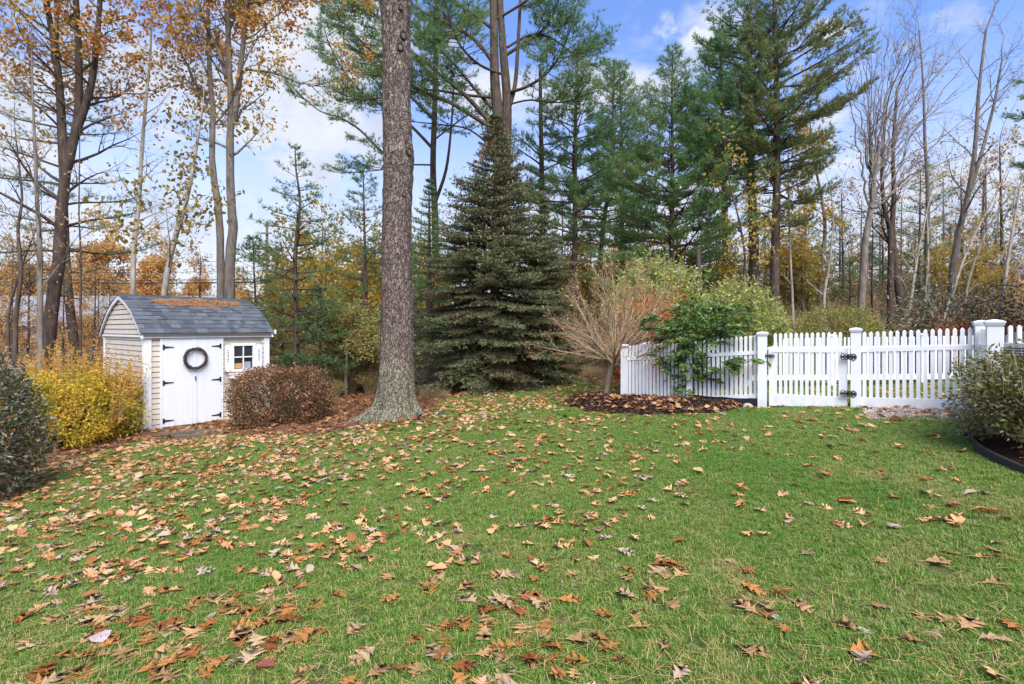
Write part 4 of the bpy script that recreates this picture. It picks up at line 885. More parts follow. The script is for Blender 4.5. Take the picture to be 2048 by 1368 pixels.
# ---------------------------------------------------------------- tree growing
UP = Vector((0, 0, 1))
def rv(r): return Vector((r.gauss(0, 1), r.gauss(0, 1), r.gauss(0, 1)))
def turn(d, ang_, r, flat=0.0):
    s = d.cross(rv(r)); 
    if flat: s.z *= (1 - flat)
    s.normalize(); return (d * math.cos(ang_) + s * math.sin(ang_)).normalized()
def grow(r, p, d, L, rad, lv, cf, S, T):
    ns = cf['ns'][lv]; st = L / ns; last = lv == len(cf['ns']) - 1; rr = rad
    for i in range(ns):
        d = (d + rv(r) * cf['wig'] + UP * cf['trop']).normalized(); q = p + d * st; r2 = rad * (1 - cf.get('taper', .85) * (i + 1) / ns)
        S.append((p, q, rr, r2)); rr = r2; p = q
        if last:
            if i >= ns // 2 or ns < 3: T.append((q, d))
        elif (i + 1) / ns > cf['from'][lv]:
            for _ in range(cf['kids'][lv]): 
                grow(r, p, turn(d, R(cf['ang'][lv]) * r.uniform(.7, 1.3), r, cf.get('flat', 0)), L * cf['len'][lv] * r.uniform(.6, 1.15) * (1.15 - .5 * (i + 1) / ns), max(.0025, rr * .62), lv + 1, cf, S, T)
    if not last: grow(r, p, d, L * cf['len'][lv] * .8, max(.0025, rr * .9), lv + 1, cf, S, T)
def along(pts, f):
    """point, direction and index fraction at height fraction f of a polyline"""
    n = len(pts) - 1; x = min(n - 1e-6, max(0, f * n)); i = int(x); return pts[i].lerp(pts[i + 1], x - i), (pts[i + 1] - pts[i]).normalized(), x
def smooth(pts, k=4):
    out_ = []
    for i in range(len(pts) - 1):
        a0 = pts[max(0, i - 1)]; a1 = pts[i]; a2 = pts[i + 1]; a3 = pts[min(len(pts) - 1, i + 2)]
        for j in range(k):
            f = j / k; out_.append(.5 * ((2 * a1) + (a2 - a0) * f + (2 * a0 - 5 * a1 + 4 * a2 - a3) * f * f + (3 * a1 - a0 - 3 * a2 + a3) * f ** 3))
    return out_ + [pts[-1]]
DEC = dict(ns=[5, 4, 3], wig=.16, trop=.05, kids=[2, 2], ang=[45, 45], len=[.5, .5], **{'from': [.2, .1]})
FAN = dict(ns=[5, 4, 4, 2], wig=.06, trop=.06, kids=[1, 1, 2], ang=[26, 28, 34], len=[.55, .5, .5], **{'from': [.25, .2, .2]})
WIS = dict(ns=[5, 4], wig=.12, trop=.02, kids=[2], ang=[45], len=[.5], **{'from': [.2]})
def tree_root(name, label, cat, base, group=None): return thing(name, label, cat, base, 0, group)
def pxl(pts, Y): return [P(a, b, Y if len(c) == 0 else c[0]) for a, b, *c in pts]
def deciduous(name, label, cat, stems, Y, bark, leafm=None, seed=0, nb=16, bl=(1.2, 2.4), hr=(.35, 1), cfg=DEC, leaf=(.12, .09), dens=3, bang=55, lfilter=None, group=None, limbs=(), jitter=.12):
    """stems: list of (pixel polyline, r0, r1); limbs likewise; branches start along every stem between the fractions hr"""
    r = random.Random(seed); g = np.random.default_rng(seed + 1); st = [(smooth(pxl(p, Y)), a, b) for p, a, b in stems]; b0 = st[0][0][0].copy(); b0.z = zgs(b0.x, b0.y) if b0.z > zgs(b0.x, b0.y) - .5 else b0.z
    root = tree_root(name, label, cat, b0, group); mt = MB(); S = []; T = []
    for k, (p, a, b) in enumerate(st):
        if k == 0: p = [Vector((p[0].x, p[0].y, zgs(p[0].x, p[0].y) - .1))] + p if p[0].z > zgs(p[0].x, p[0].y) else p
        n = len(p); rad = [a + (b - a) * i / (n - 1) for i in range(n)]; rad[0] *= (1.25 if k == 0 else .55); q = [v - root.location for v in p]; mt.tube(q, rad, 9 if a > .06 else 6, wob=lambda i, k_: 1 + .05 * math.sin(i * 1.7 + k_ * 2.1))
        m_ = max(2, int(nb * (1 if k == 0 else .8)))
        for j in range(m_):
            f = hr[0] + (hr[1] - hr[0]) * (j + r.random()) / m_; pos, d, x = along(q, f); rr = a + (b - a) * f; az = r.uniform(0, 6.28); hz = Vector((math.cos(az), math.sin(az), 0)); dd = (d * math.cos(R(bang)) + hz * math.sin(R(bang))).normalized()
            grow(r, pos, dd, r.uniform(*bl) * (1.15 - .5 * (f - hr[0]) / max(.01, hr[1] - hr[0])), rr * .42, 0, cfg, S, T)
        grow(r, q[-1], (q[-1] - q[-2]).normalized(), bl[1], b * .8, 0, cfg, S, T)
    for (p, a, b) in limbs:
        p = smooth(pxl(p, Y)); q = [v - root.location + Vector((0, r.uniform(-.1, .1), 0)) for v in p]; n = len(q); mt.tube(q, [a + (b - a) * i / (n - 1) for i in range(n)], 6)
        for j in range(11): pos, d, x = along(q, .2 + .8 * r.random()); grow(r, pos, turn(d, .6, r), r.uniform(*bl) * .55, a * .35, 1 if len(cfg['ns']) > 2 else 0, cfg, S, T)
        grow(r, q[-1], (q[-1] - q[-2]).normalized(), bl[1] * .6, b, 0, cfg, S, T)
    trk = mt.build('trunk', bark, root, True); mb = MB(); big = [s for s in S if s[2] > .02]; sm = [s for s in S if s[2] <= .02]; mb.segs(big, 5); mb.segs(sm, 3); mb.build('branches', bark, root, kind='stuff')
    if leafm is not None and T:
        if lfilter: T = [t_ for t_ in T if lfilter(t_[0] + root.location, r)]
        pp = np.array([tuple(t_[0]) for t_ in T for _ in range(dens)]).reshape(-1, 3); dd = np.array([tuple(t_[1]) for t_ in T for _ in range(dens)]).reshape(-1, 3); pp += g.normal(0, jitter, pp.shape)
        mb = MB(); leaves(mb, g, pp, dd * .4, leaf[0], leaf[1], .8, .5); mb.build('crown', leafm, root)
    return root
def frond(r, pts, rad, S, T, tw=.32, step=.16, start=.3, tl=.09, up=.35, side=1.0):
    """conifer limb: side twigs in one plane, tufts along their outer part"""
    n = len(pts); L_ = sum((pts[i + 1] - pts[i]).length for i in range(n - 1)); m_ = max(3, int(L_ / step))
    for i in range(n - 1): S.append((pts[i], pts[i + 1], rad * (1 - .85 * i / (n - 1)), rad * (1 - .85 * (i + 1) / (n - 1))))
    for j in range(m_):
        f = start + (1 - start) * (j + r.random() * .6) / m_; pos, d, x = along(pts, f); h = Vector((-d.y, d.x, 0)); h = h.normalized() if h.length > .01 else Vector((1, 0, 0))
        for sg in (-1, 1):
            if r.random() < .12: continue
            l = L_ * tw * (1.25 - .85 * f) * r.uniform(.6, 1.2); dd = (d * .75 + h * sg * .8 * side + UP * r.uniform(.0, up)).normalized(); q = pos; k = max(2, int(l / tl)); S.append((pos, pos + dd * l, .006, .002))
            for i in range(k):
                q = pos + dd * l * (i + 1) / k
                if i >= k * .25:
                    T.append((q, (dd + UP * .5).normalized()))
                    if r.random() < .5: o_ = turn(dd, .9, r, .6) * tl * 1.3; T.append((q + o_, (o_.normalized() + UP * .4).normalized()))
    T.append((pts[-1], (pts[-1] - pts[-2]).normalized()))
def limbpts(r, pos, dd, L_, sag=.0, up=.12, n=6):
    pts = [pos]; d = dd
    for i in range(n): d = (d + rv(r) * .06 + UP * (up * (i / n) - sag * (1 - i / n))).normalized(); pts.append(pts[-1] + d * L_ / n)
    return pts
def pine(name, label, trunk, Y, r0, r1, mat_, crown, seed=0, step=.55, per=4, elev=15, Lf=None, nd=(.16, .02, 9), tw=.34, fs=.17, dead=0, bark=None, group=None, sparse=0, extra=(), cat='tree', tl=.1, colfr=None, az=None):
    """crown: (frac0, frac1, Lmax, shape exponent). Lf(f) overrides branch length"""
    r = random.Random(seed); g = np.random.default_rng(seed + 3); p = smooth(pxl(trunk, Y)); b0 = p[0].copy(); gz = zgs(b0.x, b0.y); b0.z = gz; 
    if p[0].z > gz - .05: p = [Vector((p[0].x, p[0].y, gz - .1))] + p
    root = tree_root(name, label, cat, b0, group); q = [v - b0 for v in p]; n = len(q); mt = MB(); mt.tube(q, [(r0 + (r1 - r0) * i / (n - 1)) * (1.2 if i == 0 else 1) for i in range(n)], 9)
    H_ = q[-1].z; S = []; T = []; Z0 = crown[0] * H_; Z1 = crown[1] * H_
    zs_ = [v.z for v in q]
    def at(z):
        for i in range(n - 1):
            if zs_[i] <= z <= zs_[i + 1]: f = (z - zs_[i]) / max(1e-6, zs_[i + 1] - zs_[i]); return q[i].lerp(q[i + 1], f), r0 + (r1 - r0) * (i + f) / (n - 1)
        return q[-1], r1
    z = Z0
    while z < Z1:
        f = (z - Z0) / (Z1 - Z0); Lm = Lf(f) if Lf else crown[2] * ((1 - f) ** crown[3]) * (.55 + .45 * min(1, f * 5)); pos, rr = at(z); a0 = r.uniform(0, 6.28)
        for k in range(per):
            if r.random() < sparse: continue
            a = a0 + 6.28 * k / per + r.uniform(-.35, .35); L_ = Lm * r.uniform(.6, 1.15)
            if az: L_ *= az(a, f)
            e = R(elev + 25 * f + r.uniform(-8, 8)); dd = Vector((math.cos(a) * math.cos(e), math.sin(a) * math.cos(e), math.sin(e)))
            if L_ > .15: frond(r, limbpts(r, pos + Vector((0, 0, r.uniform(-.15, .15))), dd, L_, .10, .22), min(rr * .45, .012 + .016 * L_), S, T, tw, fs, .28, tl)
        z += step * r.uniform(.75, 1.25) * (1 - .35 * f)
    for z in [Z0 * r.uniform(.35, 1.05) for _ in range(dead)]:
        pos, rr = at(z); a = r.uniform(0, 6.28); dd = Vector((math.cos(a), math.sin(a), r.uniform(-.1, .25))).normalized(); SS = []; grow(r, pos, dd, r.uniform(.5, 1.6), .014, 0, WIS, SS, []); S += SS
    for (pl, a, b) in extra:
        pts = [v - b0 for v in smooth(pxl(pl, Y), 3)]; m_ = len(pts); mt.tube(pts, [a + (b - a) * i / (m_ - 1) for i in range(m_)], 7)
    mt.build('trunk', bark or M['bark_pine'], root, True); mb = MB(); mb.segs([s for s in S if s[2] > .012], 5); mb.segs([s for s in S if s[2] <= .012], 3); mb.build('branches', bark or M['bark_pine'], root, kind='stuff')
    pp = np.array([tuple(t_[0]) for t_ in T]); dd = np.array([tuple(t_[1]) for t_ in T]); mb = MB(); needles(mb, g, pp, dd, nd[0], nd[1], nd[2], .55); mb.build('crown', mat_, root)
    return root

# --- the big trunk in the middle
bt = thing('big_pine_tree', 'huge bare pine trunk with flared mossy roots standing on the lawn edge', 'tree', (-2.36, 10.4, zgs(-2.36, 10.4)))
sil = [(860, 758, 832, 0), (835, 752, 832, 0), (812, 757, 829, 0), (780, 758, 828, 0), (740, 759.5, 827.5, 0), (700, 760.5, 826, 0), (640, 763, 824, 0), (560, 764, 823, 0), (480, 765, 823, 0), (400, 766, 823, 0), (340, 767.5, 825, 0), (315, 768, 827, 0), (290, 767, 824, 0), (220, 766, 821, 0), (160, 766, 820, 0), (120, 766, 821.5, 0), (60, 764.5, 819, 0), (10, 761, 822, 0), (-20, 758, 825, 0), (-60, 758, 822, 0), (-200, 760, 818, 0), (-420, 768, 812, 0)]
cp = []; cr = []
for y_, a, b, _ in sil: c_ = P((a + b) / 2, y_, 10.4); cp.append(c_ - bt.location); cr.append((b - a) / 2 / F * 10.4)
nS = 88; V = []; n_l = 0; zz_ = []; fine = []
for i in range(len(cp) - 1):
    k_ = max(1, int((cp[i + 1].z - cp[i].z) / .06))
    for j in range(k_): f = j / k_; fine.append((cp[i].lerp(cp[i + 1], f), cr[i] + (cr[i + 1] - cr[i]) * f))
from mathutils import noise as mn
roots_ = [(math.pi * 1.03, .95, .15), (math.pi * 1.20, .62, .12), (math.pi * 1.38, .26, .13), (math.pi * 1.56, .30, .14), (math.pi * 1.76, .48, .12), (math.pi * 1.93, .70, .12), (.35, .5, .16), (1.3, .4, .2), (2.4, .55, .2)]
for c_, r_ in fine:
    for k in range(nS):
        a = 2 * math.pi * k / nS; h = max(0, c_.z); rr = r_
        w_ = sum(am * math.exp(-((math.atan2(math.sin(a - ra), math.cos(a - ra))) / wd) ** 2) for ra, am, wd in roots_)
        rr *= 1 + (w_ * 1.35 * math.exp(-h / .13) + .42 * w_ * math.exp(-h / .45) - .05 * math.exp(-h / .3) * (w_ < .1))
        v = Vector((math.cos(a) * rr, math.sin(a) * rr, 0)); nzz = mn.noise(Vector((math.cos(a) * 2.2, math.sin(a) * 2.2, c_.z * 1.2))) * .02 + mn.noise(Vector((math.cos(a) * 9, math.sin(a) * 9, c_.z * 5))) * .014 + mn.noise(Vector((math.cos(a) * 19, math.sin(a) * 19, c_.z * 9))) * .016
        V.append((c_.x + v.x * (1 + nzz / r_), c_.y + v.y * (1 + nzz / r_), c_.z - (rr - r_) * .10))
    n_l += 1
mb = MB(); mb.add(V, [[i * nS + k, i * nS + (k + 1) % nS, (i + 1) * nS + (k + 1) % nS, (i + 1) * nS + k] for i in range(n_l - 1) for k in range(nS)]); trk = mb.build('trunk', M['bark_big'], bt, True)
def on_trunk(px, py):
    z = P(px, py, 10.4).z - bt.location.z; i = min(range(len(fine)), key=lambda j: abs(fine[j][0].z - z)); c_, r_ = fine[i]; x = (px - HX) / F * 10.1 - bt.location.x; x = max(-r_ * .9, min(r_ * .9, x - c_.x)); yy = -math.sqrt(r_ * r_ - x * x); return Vector((c_.x + x, c_.y + yy, z)), Vector((x, yy, 0)).normalized()
mk = plain('knot_scar', (.20, .17, .14), .9, .1, .35, 40, .01); mkr = plain('knot_lip', (.07, .05, .045), .9, .1, .3, 40, .01)
for (kx, ky, kr) in [(800, 30, .05), (804, 82, .075), (799, 107, .075), (815, 309, .075), (806, 394, .045), (770, 226, .03)]:
    p, nn = on_trunk(kx, ky); sd_ = Vector((-nn.y, nn.x, 0)); mb = MB(); ring = [p + nn * .012 + sd_ * math.cos(a) * kr * .72 + UP * math.sin(a) * kr for a in [k * .5236 for k in range(13)]]; mb.tube(ring, [kr * .30] * 13, 6)
    kn = mb.build('knot', mkr, bt, True); mb = MB(); V = [tuple(p + nn * .018)] + [tuple(p + nn * .008 + sd_ * math.cos(k * .5236) * kr * .68 + UP * math.sin(k * .5236) * kr * .92) for k in range(12)]; mb.add(V, [[0, k + 1, (k + 1) % 12 + 1] for k in range(12)]); mb.build('scar', mk, kn)
S = []; T = []; rr_ = random.Random(77)
for k in range(26):
    f = k / 26; z = 9.5 + 6.5 * f; a = rr_.uniform(0, 6.28); L_ = 3.0 * (1 - f) ** .6 + .5; i = min(range(len(fine)), key=lambda j: abs(fine[j][0].z - z)); c_ = fine[i][0] if z < fine[-1][0].z else fine[-1][0] + UP * 0
    frond(rr_, limbpts(rr_, Vector((c_.x, c_.y, min(z, fine[-1][0].z))), Vector((math.cos(a) * .9, math.sin(a) * .9, .3 + .5 * f)).normalized(), L_), .05, S, T, .3, .25, .4, .16)
mb = MB(); mb.segs(S, 4); mb.build('branches', M['bark_pine'], bt); pp = np.array([tuple(t_[0]) for t_ in T]); dd = np.array([tuple(t_[1]) for t_ in T]); mb = MB(); needles(mb, rng, pp, dd, .15, .016, 6, .55); mb.build('crown', M['pine'], bt)

# --- the blue spruce
def spruce(name, label, base, H_, prof_, seed, mat_, step=.16, per=8, top_tilt=0, cat='tree', nd=(.075, .020, 8), scr=1.0, xr=1.0):
    r = random.Random(seed); g = np.random.default_rng(seed); root = thing(name, label, cat, base); S = []; T = []; D_ = []; mb = MB(); mb.tube([(0, 0, -.05), (0, 0, H_ * .5), (0, 0, H_)], [.14, .08, .012], 8); mb.build('trunk', M['bark_pine'], root, True)
    z = .12
    while z < H_ - .05:
        f = z / H_; Lm = np.interp(f, [a for a, _ in prof_], [b for _, b in prof_]); a0 = r.uniform(0, 6.28); pr = per if f < .75 else 6
        for k in range(pr):
            a = a0 + 6.28 * k / pr + r.uniform(-.3, .3); L_ = Lm * r.uniform(.72, 1.12) * (1 + .12 * math.sin(a * 3 + z * 2)); e = R(-14 + 50 * f ** 1.3 + r.uniform(-6, 6)); dd = Vector((math.cos(a) * math.cos(e), math.sin(a) * math.cos(e), math.sin(e))); n = 7; pts = [Vector((0, 0, z))]; d = dd
            for i in range(n): d = (d + UP * (.07 if i > 3 else -.03) + rv(r) * .03).normalized(); pts.append(pts[-1] + d * L_ / n)
            for i in range(n): S.append((pts[i], pts[i + 1], .018 * (1 - i / n) * L_ + .003, .018 * (1 - (i + 1) / n) * L_ + .002))
            m_ = max(3, int(L_ * .8 / .085))
            for j in range(m_):
                ff = .22 + .78 * (j + r.random() * .5) / m_; pos, d, x = along(pts, ff); h = Vector((-d.y, d.x, 0)).normalized()
                for sg in (-1, 1):
                    l = min(.45, L_ * .34) * (1.2 - .8 * ff) * r.uniform(.6, 1.2) + .05; t2 = (d * .85 + h * sg * .75 + UP * r.uniform(-.22, .1)).normalized(); kk = max(2, int(l / .06))
                    for i in range(kk): T.append(pos + t2 * l * (i + .7) / kk); D_.append((t2 + UP * .25).normalized())
                T.append(pos); D_.append(d)
        z += step * r.uniform(.8, 1.2) * (1 if f < .8 else .8)
    mb = MB(); mb.segs(S, 4); mb.build('branches', M['bark_pine'], root, kind='stuff'); mb = MB(); needles(mb, g, np.array([tuple(v) for v in T]), np.array([tuple(v) for v in D_]), nd[0], nd[1], nd[2], .7); mb.build('crown', mat_, root); root.scale = (xr, 1, 1); return root
sp = spruce('spruce_tree', 'dense dark conical spruce with brown cones drooping to the lawn edge', Vector((-.45, 13.9, zgs(-.45, 13.9))), 7.25, [(0, 1.35), (.06, 1.8), (.2, 1.9), (.35, 1.7), (.5, 1.35), (.62, .95), (.75, .72), (.87, .42), (.96, .15), (1, .05)], 11, M['spruce'], .16, 9, nd=(.08, .026, 5), xr=1.25)
spruce('spruce_tree', 'lower dark spruce pressed against the right side of the tall spruce', Vector((.85, 14.3, zgs(.85, 14.3))), 4.9, [(0, .8), (.1, 1.15), (.35, 1.0), (.6, .7), (.8, .4), (1, .05)], 12, M['spruce'], .2, 7, nd=(.08, .026, 5))
spruce('fir_tree', 'dark narrow fir half hidden between the big trunk and the spruce', Vector((-2.6, 16.5, zgs(-2.6, 16.5))), 6.4, [(0, .9), (.3, 1.15), (.6, .8), (.85, .4), (1, .05)], 13, M['hemlock'], .26, 6, nd=(.07, .018, 5))
# cones hanging high in the spruce
mb = MB(); q = []
for k in range(420): f = rng.uniform(.45, .98); a = rng.uniform(0, 6.28); L_ = np.interp(f, [.4, .62, .75, .87, 1], [1.4, .95, .72, .42, .05]) * rng.uniform(.5, 1); q.append((math.cos(a) * L_, math.sin(a) * L_, f * 7.25 - .05))
for v in q: mb.tube([v, (v[0], v[1], v[2] - .04), (v[0], v[1], v[2] - .085)], [.008, .016, .004], 5)
mb.build('cones', plain('cone_brown', (.30, .17, .09), .8), sp, kind='stuff')

# --- left trees
def high_only(y0):
    """more leaves higher up"""
    return lambda p, r: r.random() < .38 * max(.04, min(1, (p.z - y0) / 3))
def zy(py, Y): return EYE - (py - HY) / F * Y
deciduous('oak_tree', 'tall dark oak splitting into three stems left of the shed', 'tree', [([(88, 740), (97, 680), (106, 600), (118, 520), (122, 440), (128, 380), (134, 330), (150, 270), (158, 200), (157, 110), (152, 0), (146, -120)], .175, .06),
    ([(130, 345), (124, 250), (119, 170), (108, 90), (95, 10), (84, -90)], .11, .05), ([(133, 345), (150, 270), (170, 215), (186, 150), (196, 60), (204, -60)], .12, .05)], 14, M['bark_dark'], M['oak_orange'], 21, 15, (1.3, 2.4), (.35, 1), dict(DEC, kids=[2, 2]), (.12, .08), 3, 60, high_only(zy(330, 14)), jitter=.07)
deciduous('oak_tree', 'twin-stemmed oak with amber leaves rising behind the shed roof', 'tree', [([(462, 700), (459, 620), (460, 520), (466, 455), (462, 400), (460, 300), (462, 220), (459, 150), (456, 60), (452, -80)], .165, .06),
    ([(446, 690), (442, 600), (441, 500), (437, 420), (427, 350), (424, 300), (426, 220), (420, 160), (418, 90), (415, 10), (412, -80)], .12, .045), ([(466, 250), (476, 180), (484, 110), (490, 40), (500, -60)], .10, .04), ([(455, 170), (440, 110), (412, 50), (396, 0), (380, -60)], .06, .03)], 15.5, M['bark_grey'], M['oak_orange'], 22, 14, (1.2, 2.5), (.52, 1), DEC, (.12, .08), 4, 58, high_only(zy(290, 15.5)), jitter=.07,
    limbs=[([(478, 142), (520, 140), (560, 150), (600, 165), (640, 172)], .045, .015), ([(480, 20), (510, 5), (570, 0), (640, -4)], .05, .02), ([(420, 230), (400, 180), (375, 130), (352, 70), (340, 20)], .045, .015)])
deciduous('birch_tree', 'slender pale birch standing upright behind the shed gable', 'tree', [([(268, 700), (266, 590), (268, 500), (278, 400), (284, 300), (292, 200), (301, 100), (306, -40)], .085, .02)], 15, M['bark_birch'], None, 23, 18, (.9, 1.8), (.3, 1), WIS, bang=50)
deciduous('birch_tree', 'leaning pale birch with big olive leaves behind the shed ridge', 'tree', [([(318, 700), (328, 590), (344, 500), (368, 420), (384, 350), (398, 260), (406, 210)], .085, .022), ([(330, 590), (338, 520), (352, 450), (360, 400)], .04, .015)], 13.5, M['bark_birch'], M['oak_olive'], 24, 11, (.8, 1.6), (.25, .95), WIS, (.15, .10), 2, 60, None, jitter=.14)
deciduous('maple_sapling', 'thin grey sapling with long bare whips at the left edge', 'tree', [([(80, 720), (80, 600), (80, 500), (74, 400), (70, 300), (66, 200), (62, 60)], .07, .015)], 12.5, M['bark_grey'], None, 25, 12, (.9, 1.9), (.2, 1), WIS, bang=35)
deciduous('maple_sapling', 'crooked bare sapling beside the yellow bush at the far left', 'tree', [([(30, 740), (32, 640), (42, 540), (36, 460), (44, 400), (38, 330), (30, 260)], .06, .012), ([(20, 740), (16, 640), (34, 560), (56, 500), (76, 450)], .04, .012)], 13, M['bark_dark'], M['far_rust'], 26, 9, (.8, 1.8), (.2, 1), WIS, (.10, .07), 1, 45)
deciduous('maple_sapling', 'straight thin dark sapling between the oak and the birch', 'tree', [([(161, 720), (161, 620), (162, 520), (158, 430), (159, 330), (160, 240)], .035, .008)], 13.5, M['bark_dark'], None, 27, 8, (.5, 1.2), (.3, 1), WIS, bang=40)
pine('pine_tree', 'wispy pine with bare sweeping branches behind the left oak', [(150, 700), (135, 560), (128, 400), (120, 250), (115, 100), (110, -80)], 19, .16, .05, M['pine_blue'], (.25, 1, 3.3, .5), 31, .8, 4, 8, nd=(.15, .017, 7), tw=.28, fs=.26, sparse=.2, tl=.12)
pine('young_pine_tree', 'thin young evergreen with drooping tufted tips right of the shed', [(592, 730), (591, 620), (590, 520), (596, 450), (600, 400), (592, 340), (590, 290)], 14.5, .085, .012, M['hemlock'], (.15, 1, 2.0, .65), 32, .42, 4, 5, nd=(.12, .018, 7), tw=.26, fs=.17, sparse=.15, tl=.08)
pine('young_pine_tree', 'pale green young pine just left of the big trunk', [(735, 740), (732, 620), (730, 500), (728, 420), (726, 330)], 17, .08, .012, M['pine_blue'], (.2, 1, 2.0, .7), 33, .5, 4, 8, nd=(.14, .018, 8), tw=.28, fs=.2, sparse=.15)
pine('young_pine_tree', 'short dark evergreen low behind the bronze bush', [(640, 760), (640, 700), (640, 640), (642, 580)], 15.2, .05, .01, M['hemlock'], (.1, 1, 1.5, .6), 34, .3, 5, 8, nd=(.13, .02, 8), tw=.3, fs=.16)
pine('young_pine_tree', 'sparse evergreen sapling behind the right end of the shed', [(515, 740), (512, 620), (508, 540), (506, 470)], 18, .06, .01, M['hemlock'], (.1, 1, 1.7, .6), 35, .4, 4, 5, nd=(.13, .02, 8), tw=.3, fs=.2)

# --- the many-limbed pine behind the spruce
def big_limbed(name, label, stems, limbs, Y, seed, mat_, nd=(.17, .021, 9)):
    r = random.Random(seed); g = np.random.default_rng(seed); st = [(smooth(pxl(p, Y)), a, b) for p, a, b in stems]; p0 = st[0][0][0]; b0 = Vector((p0.x, p0.y, zgs(p0.x, p0.y))); root = thing(name, label, 'tree', b0); mt = MB(); S = []; T = []
    for p, a, b in st: q = [v - b0 for v in p]; n = len(q); mt.tube(q, [a + (b - a) * i / (n - 1) for i in range(n)], 9)
    for (pl, a, b, dens) in limbs:
        yo = r.uniform(-1.5, 1.5); n0 = len(pl); q = [P(x, y, Y + yo * i / (n0 - 1)) - b0 for i, (x, y) in enumerate(pl)]; q = smooth(q, 4); n = len(q); mt.tube(q, [a + (b - a) * i / (n - 1) for i in range(n)], 6); L_ = sum((q[i + 1] - q[i]).length for i in range(n - 1))
        for j in range(int(L_ * 5.2 * dens)):
            f = r.uniform(.3, 1); pos, d, x = along(q, f); az_ = r.uniform(-1.9, 1.9); dh = Vector((d.x, d.y, 0)); dh = dh.normalized() if dh.length > .05 else Vector((1, 0, 0)); dd = Vector((dh.x * math.cos(az_) - dh.y * math.sin(az_), dh.x * math.sin(az_) + dh.y * math.cos(az_), r.uniform(-.05, .5))).normalized()
            frond(r, limbpts(r, pos, dd, r.uniform(.7, 1.7) * (1.25 - .4 * f), .05, .3, 5), .018, S, T, .36, .17, .2, .12)
        frond(r, limbpts(r, q[-1], (q[-1] - q[-2]).normalized(), 1.0, 0, .2, 4), b, S, T, .4, .15, .1, .11)
    mt.build('trunk', M['bark_dark'], root, True); mb = MB(); mb.segs([s for s in S if s[2] > .01], 5); mb.segs([s for s in S if s[2] <= .01], 3); mb.build('branches', M['bark_dark'], root, kind='stuff')
    pp = np.array([tuple(t_[0]) for t_ in T]); dd = np.array([tuple(t_[1]) for t_ in T]); mb = MB(); needles(mb, g, pp, dd, *nd, .55); mb.build('crown', mat_, root); return root
big_limbed('white_pine_tree', 'giant twin-trunked pine with long spreading limbs behind the spruce', [([(1003, 760), (1002, 500), (1000, 330), (996, 230), (990, 160), (988, 60), (986, -80)], .30, .12), ([(1004, 480), (1012, 300), (1014, 200), (1008, 120), (1003, 50), (996, -80)], .22, .10), ([(1016, 220), (1030, 170), (1036, 90), (1044, -60)], .09, .05)],
    [([(990, 260), (950, 235), (900, 205), (850, 185), (800, 160), (740, 150)], .09, .03, .9), ([(985, 250), (930, 190), (880, 150), (840, 115), (800, 90)], .09, .03, 1.0), ([(985, 215), (960, 190), (910, 130), (870, 90), (820, 40)], .07, .025, 1.1), ([(988, 195), (930, 190), (860, 180), (790, 190), (730, 200), (690, 190)], .06, .02, .55),
     ([(990, 130), (950, 80), (900, 50), (840, 20), (790, -10)], .08, .03, 1.3), ([(988, 60), (950, 30), (900, 0), (840, -40)], .08, .03, 1.3), ([(1014, 185), (1050, 175), (1090, 150), (1120, 110), (1140, 60)], .07, .025, 1.0), ([(1012, 110), (1050, 85), (1085, 60), (1110, 20), (1125, -30)], .07, .025, .9),
     ([(1014, 95), (1060, 70), (1100, 75), (1150, 110), (1185, 130)], .05, .02, 1.2), ([(1010, 150), (960, 130), (920, 90), (900, 40)], .06, .03, 1.0), ([(990, 40), (1040, 10), (1080, -20), (1120, -60)], .06, .03, 1.2), ([(990, 300), (940, 260), (890, 250), (840, 245)], .04, .02, .5), ([(1015, 210), (1060, 200), (1120, 205), (1170, 190)], .04, .02, .9)], 19, 41, M['pine'])
big_limbed('white_pine_tree', 'dark branching pine directly behind the big trunk with bare curved limbs', [([(872, 760), (872, 560), (870, 430), (866, 330), (870, 200), (872, 60), (874, -60)], .17, .08), ([(872, 400), (892, 340), (902, 260), (908, 170)], .08, .03)],
    [([(800, 330), (760, 300), (720, 260), (680, 235), (640, 222), (600, 190)], .06, .02, .35), ([(868, 300), (820, 250), (770, 215), (720, 180), (680, 130), (655, 80)], .07, .025, 1.0), ([(868, 240), (800, 170), (750, 110), (700, 60), (670, 20)], .07, .025, 1.3), ([(870, 160), (810, 90), (760, 40), (720, 0)], .07, .03, 1.3), ([(868, 330), (810, 330), (760, 340), (700, 345)], .04, .015, .45),
     ([(870, 100), (920, 60), (960, 20)], .05, .02, .8), ([(868, 280), (920, 240), (950, 220)], .04, .02, .5)], 22, 42, M['pine'])

# --- mid and right pines
pine('pine_tree', 'slim straight pine trunk right of the spruce top', [(1086, 740), (1085, 520), (1084, 380), (1082, 250), (1080, 130)], 22, .17, .06, M['pine'], (.45, 1, 2.6, .7), 51, .7, 3, 15, nd=(.17, .022, 8), tw=.3, fs=.2, dead=18, sparse=.35)
pine('pine_tree', 'soft green pine second right of the spruce', [(1150, 740), (1149, 560), (1150, 480), (1150, 330), (1152, 200), (1156, 90)], 21, .15, .04, M['pine'], (.38, 1, 3.0, .75), 52, .55, 4, 12, nd=(.17, .023, 9), tw=.32, fs=.17, dead=16)
pine('pine_tree', 'leaning pine with dense low boughs behind the tall lime shrub', [(1190, 700), (1196, 600), (1204, 480), (1216, 380), (1224, 280), (1228, 120)], 24, .16, .04, M['pine_blue'], (.34, 1, 3.1, .6), 53, .55, 5, 12, nd=(.18, .025, 8), tw=.32, fs=.18, dead=10)
